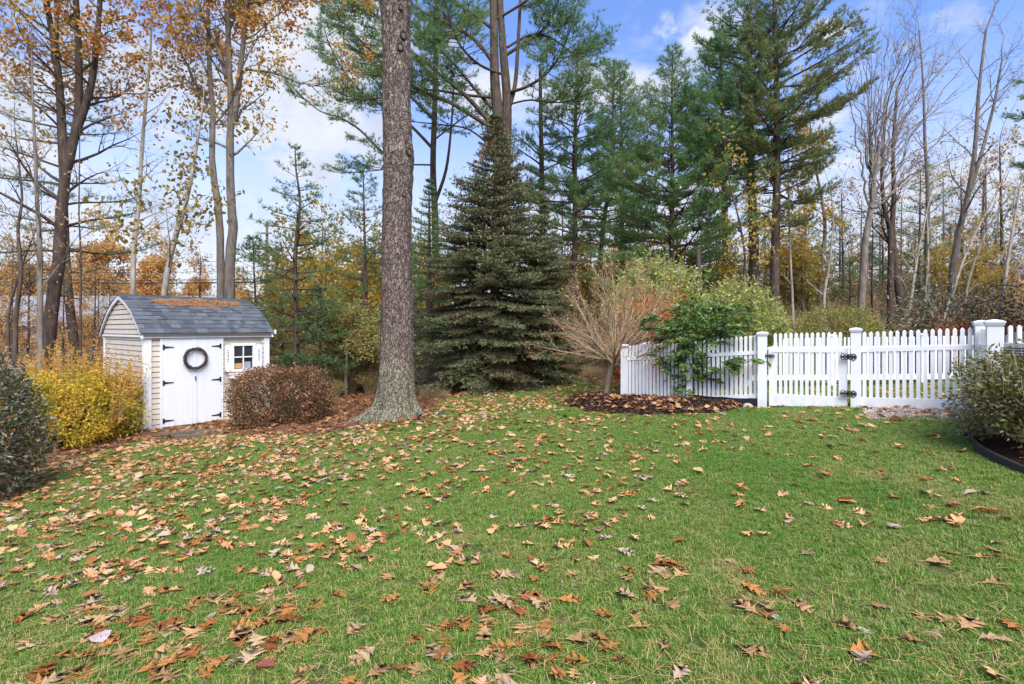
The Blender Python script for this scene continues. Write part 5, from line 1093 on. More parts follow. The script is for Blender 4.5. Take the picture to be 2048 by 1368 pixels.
pine('pine_tree', 'rounded pine top between the giant pine and the feathery pine', [(1240, 700), (1242, 560), (1244, 400), (1243, 250), (1238, 125)], 27, .16, .04, M['pine_olive'], (.4, 1, 2.7, .5), 54, .6, 5, 20, nd=(.17, .02, 7), tw=.32, fs=.2, dead=10)
pine('pine_tree', 'feathery light green pine full to the ground in the centre right', [(1343, 700), (1343, 560), (1344, 430), (1345, 330), (1344, 220), (1345, 100)], 19, .14, .02, M['pine'], (.24, 1, 3.0, .72), 55, .42, 5, 14, nd=(.16, .02, 9), tw=.33, fs=.15, dead=10, Lf=lambda f: 3.1 * (.75 + .25 * min(1, f * 4)) * (1 - max(0, f - .25) / .75) ** .85 + .15)
pine('pine_tree', 'pine with dark bare lower trunk left of the tallest pair', [(1452, 700), (1450, 560), (1450, 420), (1446, 300), (1444, 200), (1440, 70)], 23, .17, .06, M['pine_blue'], (.55, 1, 3.0, .6), 56, .5, 5, 10, nd=(.18, .025, 8), tw=.32, fs=.18, dead=16)
pine('tall_pine_tree', 'tall pine with ragged crown, left of the tallest pair', [(1506, 700), (1507, 600), (1508, 480), (1502, 350), (1500, 240), (1498, 120), (1496, 10)], 19, .20, .08, M['pine_blue'], (.50, 1, 3.0, .45), 57, .5, 5, 8, nd=(.17, .023, 9), tw=.33, fs=.16, dead=26, az=lambda a, f: 1.15 if math.cos(a) < 0 else .8)
pine('tall_pine_tree', 'tallest pine with brown-tinged layered boughs reaching right', [(1552, 720), (1549, 620), (1550, 520), (1553, 400), (1554, 280), (1553, 150), (1550, 40), (1546, -60)], 18, .19, .05, M['pine_olive'], (.36, 1, 3.2, .45), 58, .62, 5, 10, nd=(.17, .023, 9), tw=.33, fs=.15, dead=26, az=lambda a, f: (1.15 if math.cos(a) > 0 else .75) * (.75 if f < .35 else 1))
pine('pine_tree', 'pine bough mass at the top right edge of the view', [(2180, 760), (2175, 500), (2170, 250), (2165, 0)], 17, .2, .1, M['pine'], (.35, 1, 3.0, .4), 59, .9, 4, 8, nd=(.17, .023, 9), tw=.33, fs=.17, sparse=.25)
pine('pine_tree', 'hazy pine thin behind the bare fan-shaped tree', [(1850, 720), (1850, 560), (1852, 450), (1855, 330)], 30, .14, .04, M['pine_blue'], (.25, 1, 3.4, .6), 60, .8, 4, 8, nd=(.18, .024, 5), tw=.3, fs=.26, sparse=.2)
pine('pine_tree', 'grey-green pine low behind the leaning birches', [(1960, 720), (1960, 560), (1965, 450), (1968, 350)], 30, .14, .04, M['pine_olive'], (.2, 1, 3.2, .6), 61, .8, 4, 8, nd=(.18, .024, 5), tw=.3, fs=.26, sparse=.3)

# --- right bare trees
fan = []; rf = random.Random(62)
for k in range(26):
    f = k / 25; ex_ = 1690 + 275 * f; ey_ = 95 + 20 * math.sin(k * 2.1) + max(0, ex_ - 1830) * 1.35 * (k % 3 != 0) + max(0, 1725 - ex_) * 2.2; sy = 330 + 95 * rf.random(); sx_ = 1744 - (sy - 330) * .03; mx_ = sx_ + (ex_ - sx_) * .36 + rf.uniform(-6, 6); my_ = sy + (ey_ - sy) * .45
    fan.append(([(sx_, sy), ((sx_ + mx_) / 2 + (ex_ - sx_) * .04, (sy + my_) / 2), (mx_, my_), (mx_ + (ex_ - mx_) * .5, my_ + (ey_ - my_) * .55), (ex_, ey_)], .036 * rf.uniform(.6, 1.1), .007))
deciduous('bare_maple_tree', 'large bare grey tree fanning out above the fence gate', 'tree', [([(1721, 700), (1722, 620), (1727, 540), (1731, 480), (1742, 420), (1747, 370), (1745, 320)], .125, .07)], 17, M['bark_grey'], None, 62, 3, (1.0, 1.6), (.8, 1), dict(FAN, ns=[4, 3, 3], kids=[1, 2]), bang=30, limbs=fan)

deciduous('bare_tree', 'dark forked bare trunk behind the right fence panel', 'tree', [([(1782, 700), (1781, 600), (1782, 520), (1780, 460), (1768, 410), (1764, 330), (1772, 220)], .13, .04), ([(1804, 700), (1802, 620), (1792, 540), (1785, 460), (1788, 380), (1786, 300), (1794, 180)], .14, .04)], 19, M['bark_dark'], None, 63, 9, (1.2, 2.4), (.4, 1), DEC, bang=40)
deciduous('bare_tree', 'stout grey trunk leaning right behind the back fence', 'tree', [([(1898, 700), (1905, 560), (1917, 470), (1936, 390), (1950, 300), (1958, 180), (1972, 60)], .155, .04), ([(1940, 380), (1965, 300), (1990, 200), (2004, 120)], .08, .03)], 21, M['bark_grey'], None, 64, 11, (1.2, 2.6), (.35, 1), DEC, bang=40)
deciduous('bare_tree', 'tall thin bare tree between the fan tree and the grey trunk', 'tree', [([(1858, 720), (1854, 560), (1856, 400), (1850, 280), (1846, 160), (1838, 60)], .11, .02)], 21, M['bark_grey'], M['far_yellow'], 65, 12, (.8, 1.8), (.3, 1), DEC, (.10, .07), 1, 45, lambda p, r: r.random() < .12)
deciduous('bare_tree', 'slanting bare trunk left of the fan tree rising over the gate', 'tree', [([(1640, 700), (1640, 560), (1650, 470), (1644, 400), (1628, 320), (1622, 260)], .10, .03)], 22, M['bark_grey'], M['far_yellow'], 66, 12, (.9, 2.0), (.25, 1), DEC, (.14, .11), 2, 50, lambda p, r: r.random() < .55)
deciduous('yellow_leaved_tree', 'slim tree with bright yellow leaves before the tallest pines', 'tree', [([(1478, 700), (1482, 600), (1490, 520), (1478, 440), (1462, 380), (1452, 330)], .06, .015), ([(1530, 700), (1520, 600), (1512, 520), (1516, 460)], .04, .015)], 16.5, M['bark_dark'], M['far_yellow'], 67, 9, (.6, 1.4), (.3, 1), WIS, (.11, .08), 2, 50)
for k, (pl, Y, lb) in enumerate([([(2000, 640), (2010, 560), (2022, 480), (2034, 410), (2046, 350)], 16, 'pale birch leaning right nearest the house corner'), ([(1868, 690), (1900, 600), (1935, 500), (1975, 420), (2010, 350)], 17.5, 'long pale birch slanting up to the right across the grey trunk'),
        ([(1810, 690), (1822, 600), (1834, 520), (1850, 440), (1868, 360)], 18, 'white birch slightly leaning behind the right fence panel'), ([(1655, 690), (1648, 600), (1660, 520), (1666, 440), (1662, 380)], 18, 'white birch standing left of the grey fan tree'),
        ([(1587, 690), (1585, 600), (1580, 500), (1577, 380), (1576, 300)], 18.5, 'thin white birch just right of the tallest pine'), ([(1848, 690), (1850, 600), (1856, 520), (1854, 430)], 19, 'white birch behind the middle of the right panel'),
        ([(1925, 690), (1930, 600), (1950, 520), (1985, 440), (2030, 380)], 19, 'dim pale birch leaning steeply before the back hedge'), ([(1740, 700), (1744, 620), (1744, 540), (1746, 460)], 20, 'dark red-brown thin trunk right beside the fan tree')]):
    deciduous('birch_tree', lb, 'tree', [(pl, .06, .02)], Y, M['bark_birch'] if k != 7 else M['bark_dark'], M['far_yellow'], 70 + k, 9, (.5, 1.3), (.3, 1), WIS, (.09, .07), 1, 45, lambda p, r: r.random() < .3)
# standing dead snag
r_ = random.Random(4); a_ = P(1402, 620, 15.5); b_ = P(1396, 498, 15.5); sn = thing('tree_stump', 'broken dead trunk standing between the two lime shrubs', 'tree stump', (a_.x, a_.y, zgs(a_.x, a_.y))); mb = MB(); mb.tube([Vector((0, 0, -.05)), (a_ - sn.location), (b_ - sn.location)], [.10, .085, .075], 9, True, wob=lambda i, k: 1 + .12 * math.sin(k * 2.3 + i)); mb.build('trunk', M['bark_dark'], sn, True)

# ---------------------------------------------------------------- shrubs
def shrub(name, label, c, rx, ry, rz, mat_, n, L_, W_, seed, cat='shrub', lump=.18, core=.35, twigs=90, bark=None, base=None, droop=0, spread=.9, zlow=.02, flat=1.0, out=.5, stemz=0, group=None):
    """leaf mass on a twiggy frame; c is the ground point, the mass is an uneven dome of radii rx, ry and height rz"""
    g = np.random.default_rng(seed); r = random.Random(seed); root = thing(name, label, cat, c, 0, group); d = nrm(g.normal(0, 1, (n, 3))); d[:, 2] = np.where(d[:, 2] < -.9, -d[:, 2], d[:, 2])
    hh = np.hypot(d[:, 0], d[:, 1])[:, None] + 1e-6; d = np.concatenate([d[:, :2] / hh * hh ** .5, d[:, 2:] * .96], 1)
    lp = 1 + lump * (np.sin(d[:, 0] * 5.1 + seed) * np.sin(d[:, 1] * 4.3 + 2) + .8 * np.sin(d[:, 2] * 6 + d[:, 0] * 7 + seed) * np.cos(d[:, 1] * 8)) + g.normal(0, .05, n)
    rad = (core + (1 - core) * g.uniform(0, 1, n) ** .45) * lp; cz = stemz + (rz - stemz) * .46; hz = (rz - stemz) * .54
    Pn = np.stack([d[:, 0] * rx * rad, d[:, 1] * ry * rad, cz + d[:, 2] * hz * rad], 1); Pn[:, 2] = np.maximum(Pn[:, 2], zlow + g.uniform(0, .08, n)); 
    mb = MB(); leaves(mb, g, Pn, d * out + np.array([0, 0, .15 - droop]), L_, W_, spread); mb.build('foliage', mat_, root)
    S = []
    for k in range(twigs):
        dv = Vector(nrm(g.normal(0, 1, (1, 3)))[0]); dv.z = abs(dv.z) * 1.1 - .1; e = Vector((dv.x * rx, dv.y * ry, cz + dv.z * hz)) * r.uniform(.72, 1.0); s0 = Vector((dv.x * rx * .12, dv.y * ry * .12, stemz * .9)); m1 = s0.lerp(e, .5) + Vector((0, 0, .08 * rz)) + rv(r) * .03
        S += [(s0, m1, .010, .007), (m1, e, .007, .002)]
        for _ in range(2): w_ = m1.lerp(e, r.random()); S.append((w_, w_ + (turn(dv.normalized(), .7, r)) * .22 * rx, .004, .0015))
    mb = MB(); mb.segs(S, 4); mb.build('stems', bark or M['bark_dark'], root); return root, Pn
def gp(px, py, dY=0): g_ = G(px, py); return Vector((g_.x, g_.y + dY, zgs(g_.x, g_.y + dY)))
# left grey-green bush, cut by the edge of the view
c = Vector((-7.38, 6.9, zgs(-7.38, 6.9))); shrub('evergreen_bush', 'dense grey-green bush at the left edge in front of the yellow one', c, .98, .95, 2.02, M['greygreen'], 14000, .075, .034, 81, 'bush', .12, .6, 120)
c = Vector((-8.80, 10.45, zgs(-8.80, 10.45)))
yb_, _ = shrub('golden_bush', 'bright yellow bush between the grey-green bush and the shed', c, 1.18, .95, 1.5, M['yellow'], 16000, .075, .036, 82, 'bush', .16, .55, 150)
mb = MB(); S = []; r = random.Random(8); PT = []; DT = []
for k in range(170):
    x = r.uniform(-1.5, 1.1); y = r.uniform(-.2, 1.0); h = r.uniform(1.35, 2.25) * (1 - .12 * abs(x)); p = Vector((x * .8, y * .6, .6)); d = Vector((r.gauss(0, .10), r.gauss(0, .08), 1)).normalized(); q = p + d * (h - .6) + Vector((x * .22, 0, 0)); S.append((p, q, .006, .002))
    for j in range(34): f = .25 + .75 * j / 34; w_ = p.lerp(q, f); PT.append(tuple(w_)); DT.append((r.uniform(-1, 1), r.uniform(-.6, .6), .3))
for k in range(14):
    p = Vector((1.0 + r.uniform(-.1, .15), -.2, .5)); q = p + Vector((r.uniform(.05, .65), r.uniform(-.3, 0), r.uniform(.1, 1.25))); S.append((p, q, .005, .0015))
    for j in range(12): w_ = p.lerp(q, .4 + .6 * r.random()); PT.append(tuple(w_)); DT.append((r.uniform(-1, 1), r.uniform(-.6, .6), .3))
leaves(mb, rng, np.array(PT), np.array(DT), .075, .028, .5); mb.build('leaf_sprays', M['golden'], yb_); mb = MB(); mb.segs(S, 3); mb.build('shoots', M['bark_tan'], yb_)
c = gp(540, 855, .55); pbush, Pn = shrub('bronze_bush', 'rounded bronze-purple bush covering the right corner of the shed', c, 1.05, .85, 1.22, M['purple'], 20000, .052, .026, 83, 'bush', .07, .62, 70, out=.6)
# small grafted tree
c = gp(692, 793); dt = thing('dogwood_tree', 'small round-headed tree on a slim pale trunk left of the big trunk', 'tree', c); Y_ = c.y; q = [v - c for v in smooth(pxl([(692, 793), (692, 750), (694, 712), (697, 690)], Y_))]; mb = MB(); mb.tube([Vector((0, 0, -.05))] + q, [.06, .055] + [.047] * (len(q) - 1), 9)
S = []; T = []; r = random.Random(9)
for k in range(17): a = r.uniform(0, 6.28); e = r.uniform(.15, 1.3); grow(r, q[-1] - Vector((0, 0, r.uniform(0, .15))), Vector((math.cos(a) * math.cos(e), math.sin(a) * math.cos(e), math.sin(e))), r.uniform(.6, 1.15), .022, 0, dict(DEC, trop=.03, ang=[40, 45]), S, T)
mb.build('trunk', M['bark_birch'], dt, True); mb = MB(); mb.segs(S, 4); mb.build('branches', M['bark_grey'], dt, kind='stuff')
pp = np.repeat(np.array([tuple(t_[0]) for t_ in T]), 8, 0); dd = np.repeat(np.array([tuple(t_[1]) for t_ in T]), 8, 0); pp = pp + rng.normal(0, .12, pp.shape); mb = MB(); leaves(mb, rng, pp, dd, .085, .042, .9, .3); mb.build('crown', M['dog'], dt)
# vase shaped ornamental tree by the fence
c = gp(1211, 800); vt = thing('ornamental_tree', 'nearly bare vase-shaped tree with rusty seed tufts at the mulch mound', 'tree', c); Y_ = c.y; q = [v - c for v in smooth(pxl([(1211, 800), (1216, 765), (1224, 730), (1229, 712)], Y_))]; mb = MB(); mb.tube([Vector((0, 0, -.05))] + q, [.095, .085] + [.07 - .01 * i / len(q) for i in range(len(q) - 1)] + [.06], 10)
S = []; T = []; r = random.Random(10); VF = dict(ns=[6, 5, 3], wig=.07, trop=.02, kids=[1, 2], ang=[26, 32], len=[.5, .5], taper=.75, **{'from': [.15, .15]})
for k in range(30): a = 6.28 * k / 24 + r.uniform(-.2, .2); e = r.choice([.2, .4, .6, .85, 1.1, 1.35]) + r.uniform(-.1, .1); grow(r, q[-1] - Vector((0, 0, r.uniform(0, .22))), Vector((math.cos(a) * math.cos(e), math.sin(a) * math.cos(e), math.sin(e))), r.uniform(1.15, 1.55), .030, 0, VF, S, T)
mb.build('trunk', M['bark_smooth'], vt, True); mb = MB(); mb.segs([s for s in S if s[2] > .008], 5); mb.segs([s for s in S if s[2] <= .008], 3); mb.build('branches', M['bark_tan'], vt)
T2 = [t_ for t_ in T if r.random() < .40]; pp = np.repeat(np.array([tuple(t_[0]) for t_ in T2]), 3, 0); dd = np.repeat(np.array([tuple(t_[1]) for t_ in T2]), 3, 0); pp = pp + rng.normal(0, .03, pp.shape); mb = MB(); leaves(mb, rng, pp, dd, .055, .016, .6, .1); mb.build('seed_tufts', M['rust_small'], vt)
T3_ = [t_ for t_ in T if r.random() < .10 and t_[0].z > 1.6]; pp = np.repeat(np.array([tuple(t_[0]) for t_ in T3_]), 3, 0); dd = np.repeat(np.array([tuple(t_[1]) for t_ in T3_]), 3, 0); mb = MB(); leaves(mb, rng, pp + rng.normal(0, .05, pp.shape), dd, .075, .03, .8, .2); mb.build('crown', M['vase'], vt)
# lime shrubs
def wand(name, label, c, rx, rz, n_st, seed, mat_=None, cat='shrub', ry=None, lf=(.085, .032), per=16, lo=.35):
    g = np.random.default_rng(seed); r = random.Random(seed); root = thing(name, label, cat, c); S = []; PT = []; DT = []; ry = ry or rx * .8
    for k in range(n_st):
        a = r.uniform(0, 6.28); u = math.sqrt(r.random()); e = Vector((math.cos(a) * rx * u, math.sin(a) * ry * u, rz * (1 - .42 * u * u) * r.uniform(.82, 1.05))); s0 = Vector((e.x * .15, e.y * .15, 0)); m1 = s0.lerp(e, .5) + Vector((e.x * -.05, 0, .12 * rz)); S += [(s0, m1, .011, .007), (m1, e, .007, .002)]
        d = (e - m1).normalized()
        for _ in range(3):
            w_ = m1.lerp(e, r.random() * .8); tw_ = w_ + turn(d, .45, r) * .28 * rz * .6; S.append((w_, tw_, .004, .002))
            for j in range(per // 3): f = r.random(); PT.append(tuple(w_.lerp(tw_, f))); DT.append(tuple(turn(d, .9, r)))
        for j in range(per): f = lo + (1 - lo) * r.random(); w_ = (s0.lerp(m1, f * 2) if f < .5 else m1.lerp(e, f * 2 - 1)); PT.append(tuple(w_)); DT.append(tuple(turn(d, .9, r)))
    PT = np.array(PT) + g.normal(0, .035, (len(PT), 3)); mb = MB(); leaves(mb, g, PT, np.array(DT), lf[0], lf[1], .35, .25); mb.build('foliage', mat_ or M['lilac'], root); mb = MB(); mb.segs(S, 3); mb.build('stems', M['bark_tan'], root); return root
wand('lilac_shrub', 'tall lime-green shrub behind the vase-shaped tree', Vector((4.0, 14.3, zgs(4.0, 14.3))), 1.45, 3.6, 240, 91, per=26, lf=(.12, .05))
wand('lilac_shrub', 'rounded lime-green shrub behind the left gate post', Vector((5.15, 12.1, zgs(5.15, 12.1))), 1.15, 2.6, 230, 92, per=28, lf=(.10, .042))
c = Vector((9.3, 14.9, zgs(9.3, 14.9))); shrub('boxwood_bush', 'low domed olive bush with feathery tips behind the gate', c, 1.2, .9, 2.05, M['box'], 12000, .065, .028, 93, 'bush', .08, .6, 90, out=1.1)
c = Vector((3.45, 12.4, zgs(3.45, 12.4))); shrub('japanese_maple', 'spreading red-orange shrub glowing behind the left fence panel', c, 1.05, .7, 2.25, M['red'], 9000, .075, .032, 94, 'shrub', .2, .3, 80, droop=.4)
c = Vector((7.3, 14.6, zgs(7.3, 14.6))); shrub('laurel_shrub', 'bright green low shrub between the lime shrub and the domed bush', c, .9, .7, 1.25, M['lilac'], 3500, .09, .035, 95, 'shrub')
# broad-leaved shrub before the fence
c = gp(1392, 806, .12); c.z += .08; r = random.Random(14); g = np.random.default_rng(14); root = thing('leafy_shrub', 'open shrub with fern-like glossy green leaves in front of the fence', 'shrub', c); S = []; PT = []; DT = []
for k in range(19):
    a = r.uniform(0, 6.28); l = r.uniform(.9, 2.0); d = Vector((math.cos(a) * .30 + .05, math.sin(a) * .25, 1)).normalized(); p = Vector((math.cos(a) * .05, math.sin(a) * .05, -.05)); rr = .017; nn = 8
    for i in range(nn):
        d = (d + rv(r) * .09 + Vector((math.cos(a) * .05, math.sin(a) * .04, 0))).normalized(); q = p + d * l / nn; S.append((p, q, rr, rr * .85)); rr *= .85; p = q
        if i >= 1:
            for _ in range(3):
                a2 = r.uniform(0, 6.28); dd_ = Vector((math.cos(a2), math.sin(a2) * .8, r.uniform(-.1, .35))).normalized(); L2 = r.uniform(.20, .36) * (1.25 - .04 * i); e = p + dd_ * L2 + Vector((0, 0, -.06)); S.append((p, e, .004, .002)); sd_ = Vector((-dd_.y, dd_.x, 0)).normalized()
                for j in range(11):
                    f = .25 + .75 * j / 10; w_ = p.lerp(e, f); w_.z += .05 * math.sin(f * 3.1)
                    for sg in (-1, 1): PT.append(tuple(w_)); DT.append(tuple((dd_ * .55 + sd_ * sg + Vector((0, 0, -.25))).normalized()))
mb = MB(); leaves(mb, g, np.array(PT), np.array(DT), .095, .050, .2, 0, .1)
n = 3400; d = nrm(g.normal(0, 1, (n, 3))); lp = (.25 + .75 * g.uniform(0, 1, n) ** .5) * (1 + .22 * np.sin(d[:, 0] * 6 + 1) * np.sin(d[:, 2] * 7) + g.normal(0, .06, n)); leaves(mb, g, np.stack([.04 + d[:, 0] * .50 * lp, d[:, 1] * .5 * lp, 1.12 + d[:, 2] * .72 * lp], 1), d * [1, 1, .2] + [0, 0, -.1], .09, .045, .5, .1, .1)
mb.build('foliage', M['rhodo'], root); mb = MB(); mb.segs(S, 5); mb.build('stems', M['bark_dark'], root)
# right bush inside the edging
c = Vector((5.46, 5.30, zgs(5.46, 5.30) + .05)); az_root, Pn = shrub('azalea_bush', 'olive-green azalea bush inside the black edging at the right edge', c, .76, .68, .95, M['azalea'], 12000, .055, .022, 96, 'bush', .14, .35, 200, out=.9)
mb = MB(); g = np.random.default_rng(97); PT = []; DT = []; S = []
for k in range(90):
    a = g.uniform(0, 6.28); u = math.sqrt(g.uniform()); p = Vector((math.cos(a) * .8 * u, math.sin(a) * .65 * u, .98 * (1 - .4 * u * u))); q = p + Vector((g.normal(0, .03), g.normal(0, .03), g.uniform(.05, .16))); S.append((p - Vector((0, 0, .15)), q, .004, .002))
    for j in range(8): b = j * .785 + a; PT.append(tuple(q)); DT.append((math.cos(b), math.sin(b), .35))
leaves(mb, g, np.array(PT), np.array(DT), .055, .018, .15); mb.build('leaf_rosettes', M['azalea'], az_root); mb = MB(); mb.segs(S, 3); mb.build('shoots', M['bark_tan'], az_root)
# rhododendron far right and berries
c = Vector((13.3, 15.8, zgs(13.3, 15.8))); shrub('rhododendron_bush', 'grey-green broadleaf bush left of the house corner', c, 2.1, 1.4, 2.6, M['greygreen'], 6500, .13, .045, 98, 'bush', .3, .3, 90)
c = Vector((12.9, 14.4, zgs(12.9, 14.4))); shrub('burning_bush', 'low orange-red shrub above the fence near the house corner', c, 1.5, .8, 1.45, M['red'], 2600, .09, .04, 99, 'shrub', .35, .3, 90)
# dry clumps, mauve shrub
for (px, py, rx, rz, lb) in ((1121, 764, .42, .36, 'small dry straw-coloured clump right of the spruce foot'), (1189, 759, .42, .34, 'dry rounded clump left of the vase-shaped tree'), (868, 800, .45, .26, 'pale dry grass clump at the right of the big trunk roots')):
    c = gp(px, py, .15); root = thing('grass_clump', lb, 'plant', c); mb = MB(); n = 1100; a = rng.uniform(0, 6.28, n); u = rng.uniform(0, 1, n) ** .5; p0 = np.stack([np.cos(a) * u * rx * .5, np.sin(a) * u * rx * .4, 0 * a], 1); dv = np.stack([np.cos(a) * u * .8, np.sin(a) * u * .7, 1 + 0 * a], 1); needles(mb, rng, p0, dv, rz * 1.2, .010, 1, .22); mb.build('stalks', M['tuftdry'], root)
c = gp(868, 785, .6); root = thing('bare_shrub', 'open mauve-twigged shrub between the big trunk and the spruce', 'shrub', c); S = []; T = []; r = random.Random(15)
for k in range(26): a = r.uniform(0, 6.28); e = r.uniform(.6, 1.4); grow(r, Vector((0, 0, 0)), Vector((math.cos(a) * math.cos(e), math.sin(a) * math.cos(e), math.sin(e))), r.uniform(.6, 1.0), .012, 0, WIS, S, T)
mb = MB(); mb.segs(S, 3); mb.build('stems', M['bark_tan'], root); pp = np.repeat(np.array([tuple(t_[0]) for t_ in T]), 3, 0) + rng.normal(0, .03, (len(T) * 3, 3)); mb = MB(); leaves(mb, rng, pp, np.tile([[0, 0, 1.]], (len(pp), 1)), .07, .014, .7); mb.build('seed_heads', M['mauve'], root)

# ---------------------------------------------------------------- woods behind: a few kinds, copied as individuals
LAND = [(0, 'beyond the left edge bush'), (70, 'at the far left edge'), (130, 'behind the triple-stemmed oak'), (190, 'just right of the triple-stemmed oak'), (260, 'behind the shed gable'), (345, 'above the shed ridge, left'), (420, 'above the shed ridge, middle'), (480, 'behind the twin-stemmed oak'), (540, 'at the right end of the shed'),
        (615, 'behind the bronze bush'), (672, 'left of the small grafted tree'), (712, 'behind the small grafted tree'), (770, 'just left of the big trunk'), (860, 'just right of the big trunk'), (960, 'behind the spruce, left'), (1080, 'behind the spruce'), (1140, 'just right of the spruce'), (1200, 'behind the vase-shaped tree'), (1270, 'left of the first fence post'),
        (1345, 'behind the tall lime shrub'), (1425, 'between the two lime shrubs'), (1520, 'behind the rounded lime shrub'), (1600, 'beside the tallest pine'), (1670, 'behind the domed bush'), (1735, 'behind the fan tree'), (1800, 'beside the dark forked trunk'), (1875, 'behind the right fence panel'), (1945, 'beside the leaning grey trunk'), (2048, 'near the house corner'), (9999, 'beyond the right edge')]
DEEP = {'tawny orange trees far behind': 57, 'undergrowth shrubs': 18.2, 'bare grey trees in the woods': 28.5, 'rusty thickets at the wood edge': 20.5}
def proto(fn, *a, **k): r_ = fn(*a, **k); kids = [o for o in col.objects if o.parent == r_]; return r_, kids
def place(pr, spots_, labels, group):
    r_, kids = pr
    for i, (x, y, rz, s) in enumerate(spots_):
        loc = Vector((x, y, zgs(x, y) - .05)); lb = labels
        pxx = HX + F * x / y; lb = labels + ' ' + next(t_ for lim, t_ in LAND if pxx < lim) + (', farther back' if y > DEEP.get(group, 24) else '')
        if i == 0: r_.location = loc; r_.rotation_euler = (0, 0, rz); r_.scale = (s, s, s); r_['label'] = lb; r_['group'] = group
        else: copy_tree(r_, kids, loc, rz, s, lb, group)
def wpx(px, Y, s, rz=None): return ((px - HX) / F * Y, Y, rz if rz is not None else (px * 7.3) % 6.28, s)
def basep(h, w_=0): return [(1024, 656 + 62), (1024 + w_, 656 - h * 12), (1024, 656 - h * 30), (1024 - w_, 656 - h * 46)]
def straight(h, lean=0, n=5):   # pixel trunk at Y=20 for a tree h metres tall at x=0
    return [(1024 + lean * i, HY - (-1.7 + (h + .2) * i / n) * F / 20) for i in range(n + 1)]
pa = proto(deciduous, 'woodland_tree', 'x', 'tree', [(straight(9, 2), .11, .02)], 20, M['bark_dark'], M['far_rust'], 101, 22, (1.0, 2.2), (.15, 1), dict(DEC, kids=[1, 2]), (.14, .10), 1, 50, lambda p, r: r.random() < .45)
place(pa, [wpx(*a) for a in [(-10, 17, .6), (55, 18, .55), (125, 17.5, .5), (185, 19, .55), (225, 18, .45), (20, 22, .7), (200, 27, .6), (330, 27, .6), (395, 21, .6), (640, 26, .8), (1120, 27, .9), (1290, 26, .75), (1415, 25, .7), (1585, 26, .8), (1690, 24, .85), (1770, 27, .9), (1835, 23, .9), (1930, 25, .95), (2010, 22, 1), (1500, 30, .9), (910, 26, .8), (-60, 24, 1), (2110, 26, 1)]], 'thin dark tree keeping a few rusty leaves', 'rusty thin trees in the woods')
pb_ = proto(deciduous, 'woodland_tree', 'x', 'tree', [(straight(10, -1), .13, .02), (straight(8, 6)[1:], .07, .015)], 20, M['bark_grey'], None, 102, 18, (1.0, 2.4), (.2, 1), DEC, bang=45)
place(pb_, [wpx(*a) for a in [(100, 26, .6), (560, 28, .6), (1060, 28, .85), (1180, 30, .8), (1610, 28, .8), (1720, 29, .85), (1800, 31, .9), (1890, 28, .95), (1975, 27, 1), (2060, 24, 1), (840, 28, .8), (950, 30, .8), (1400, 31, .8), (-40, 20, .8)]], 'bare grey woodland tree with fine upright twigs', 'bare grey trees in the woods')
pc = proto(deciduous, 'woodland_tree', 'x', 'tree', [(straight(6, 1), .12, .03)], 20, M['bark_dark'], M['far_orange'], 103, 30, (1.2, 2.3), (.25, 1), dict(DEC, kids=[2, 2]), (.20, .15), 2, 60, None, jitter=.2)
place(pc, [wpx(*a) for a in [(480, 33, .65), (545, 30, .6), (760, 36, .8), (10, 30, .55), (95, 31, .5), (170, 29, .5), (250, 31, .55), (620, 34, .7), (700, 36, .7), (880, 33, .7), (1090, 34, .8), (215, 58, 1.75), (320, 60, 1.55), (60, 56, 1.4), (-40, 56, 1.4), (130, 62, 1.2), (400, 62, 1.2), (470, 60, 1.0), (1235, 34, .85), (1160, 36, .8), (1600, 36, .9), (1990, 30, .7), (1440, 34, .6)]], 'round tawny-orange tree glowing far behind the trees', 'tawny orange trees far behind')
pd = proto(deciduous, 'woodland_tree', 'x', 'tree', [(straight(5, 2), .07, .02)], 20, M['bark_dark'], M['far_yellow'], 104, 18, (.8, 1.7), (.2, 1), dict(DEC, kids=[1, 2]), (.16, .12), 2, 55, lambda p, r: r.random() < .6, jitter=.15)
place(pd, [wpx(*a) for a in [(560, 20, .9), (610, 23, 1.1), (655, 19, .75), (800, 23, 1.0), (1160, 22, .9), (1335, 24, 1.0), (1560, 23, .9), (1880, 24, .9), (680, 22, .95), (745, 24, .9), (1385, 22, .8), (1440, 20, .8), (1290, 23, .9), (1130, 24, .8), (1610, 22, .9), (1700, 26, .7), (520, 26, .7), (1960, 21, .8), (850, 22, .9), (720, 27, 1.1)]], 'slender woodland tree with thin yellow foliage', 'yellowing trees in the woods')
pe = proto(pine, 'woodland_pine', 'x', straight(7), 20, .10, .02, M['hemlock'], (.06, 1, 2.4, .7), 105, .45, 5, 6, nd=(.15, .02, 6), tw=.33, fs=.19)
place(pe, [wpx(*a) for a in [(1530, 29, 1.1), (1610, 31, 1.2), (1680, 29, 1.1), (1760, 31, 1.1), (1830, 28, .95), (1900, 32, 1.1), (1990, 29, .95), (2060, 31, 1.1), (1460, 30, 1.0), (1390, 28, .8), (750, 25, .9), (600, 27, .8), (1100, 27, .9), (1590, 23, .75), (1640, 25, .8), (1700, 22, .62), (1540, 26, .75), (1780, 26, .7), (1480, 24, .6), (1870, 26, .75), (640, 23, .7), (560, 24, .7), (700, 23, .6), (1130, 22, .6), (1215, 20, .55), (1070, 19, .6), (1295, 20, .5), (1840, 22, .55), (920, 21, .8), (820, 20, .7), (1740, 30, .9), (1950, 24, .6)]], 'bushy dark evergreen filling the understorey', 'dark evergreens in the understorey')
pf = proto(wand, 'woodland_shrub', 'x', Vector((0, 0, 0)), 1.2, 2.0, 70, 106, M['lowgreen'], 'shrub', None, (.09, .05), 9, .3)
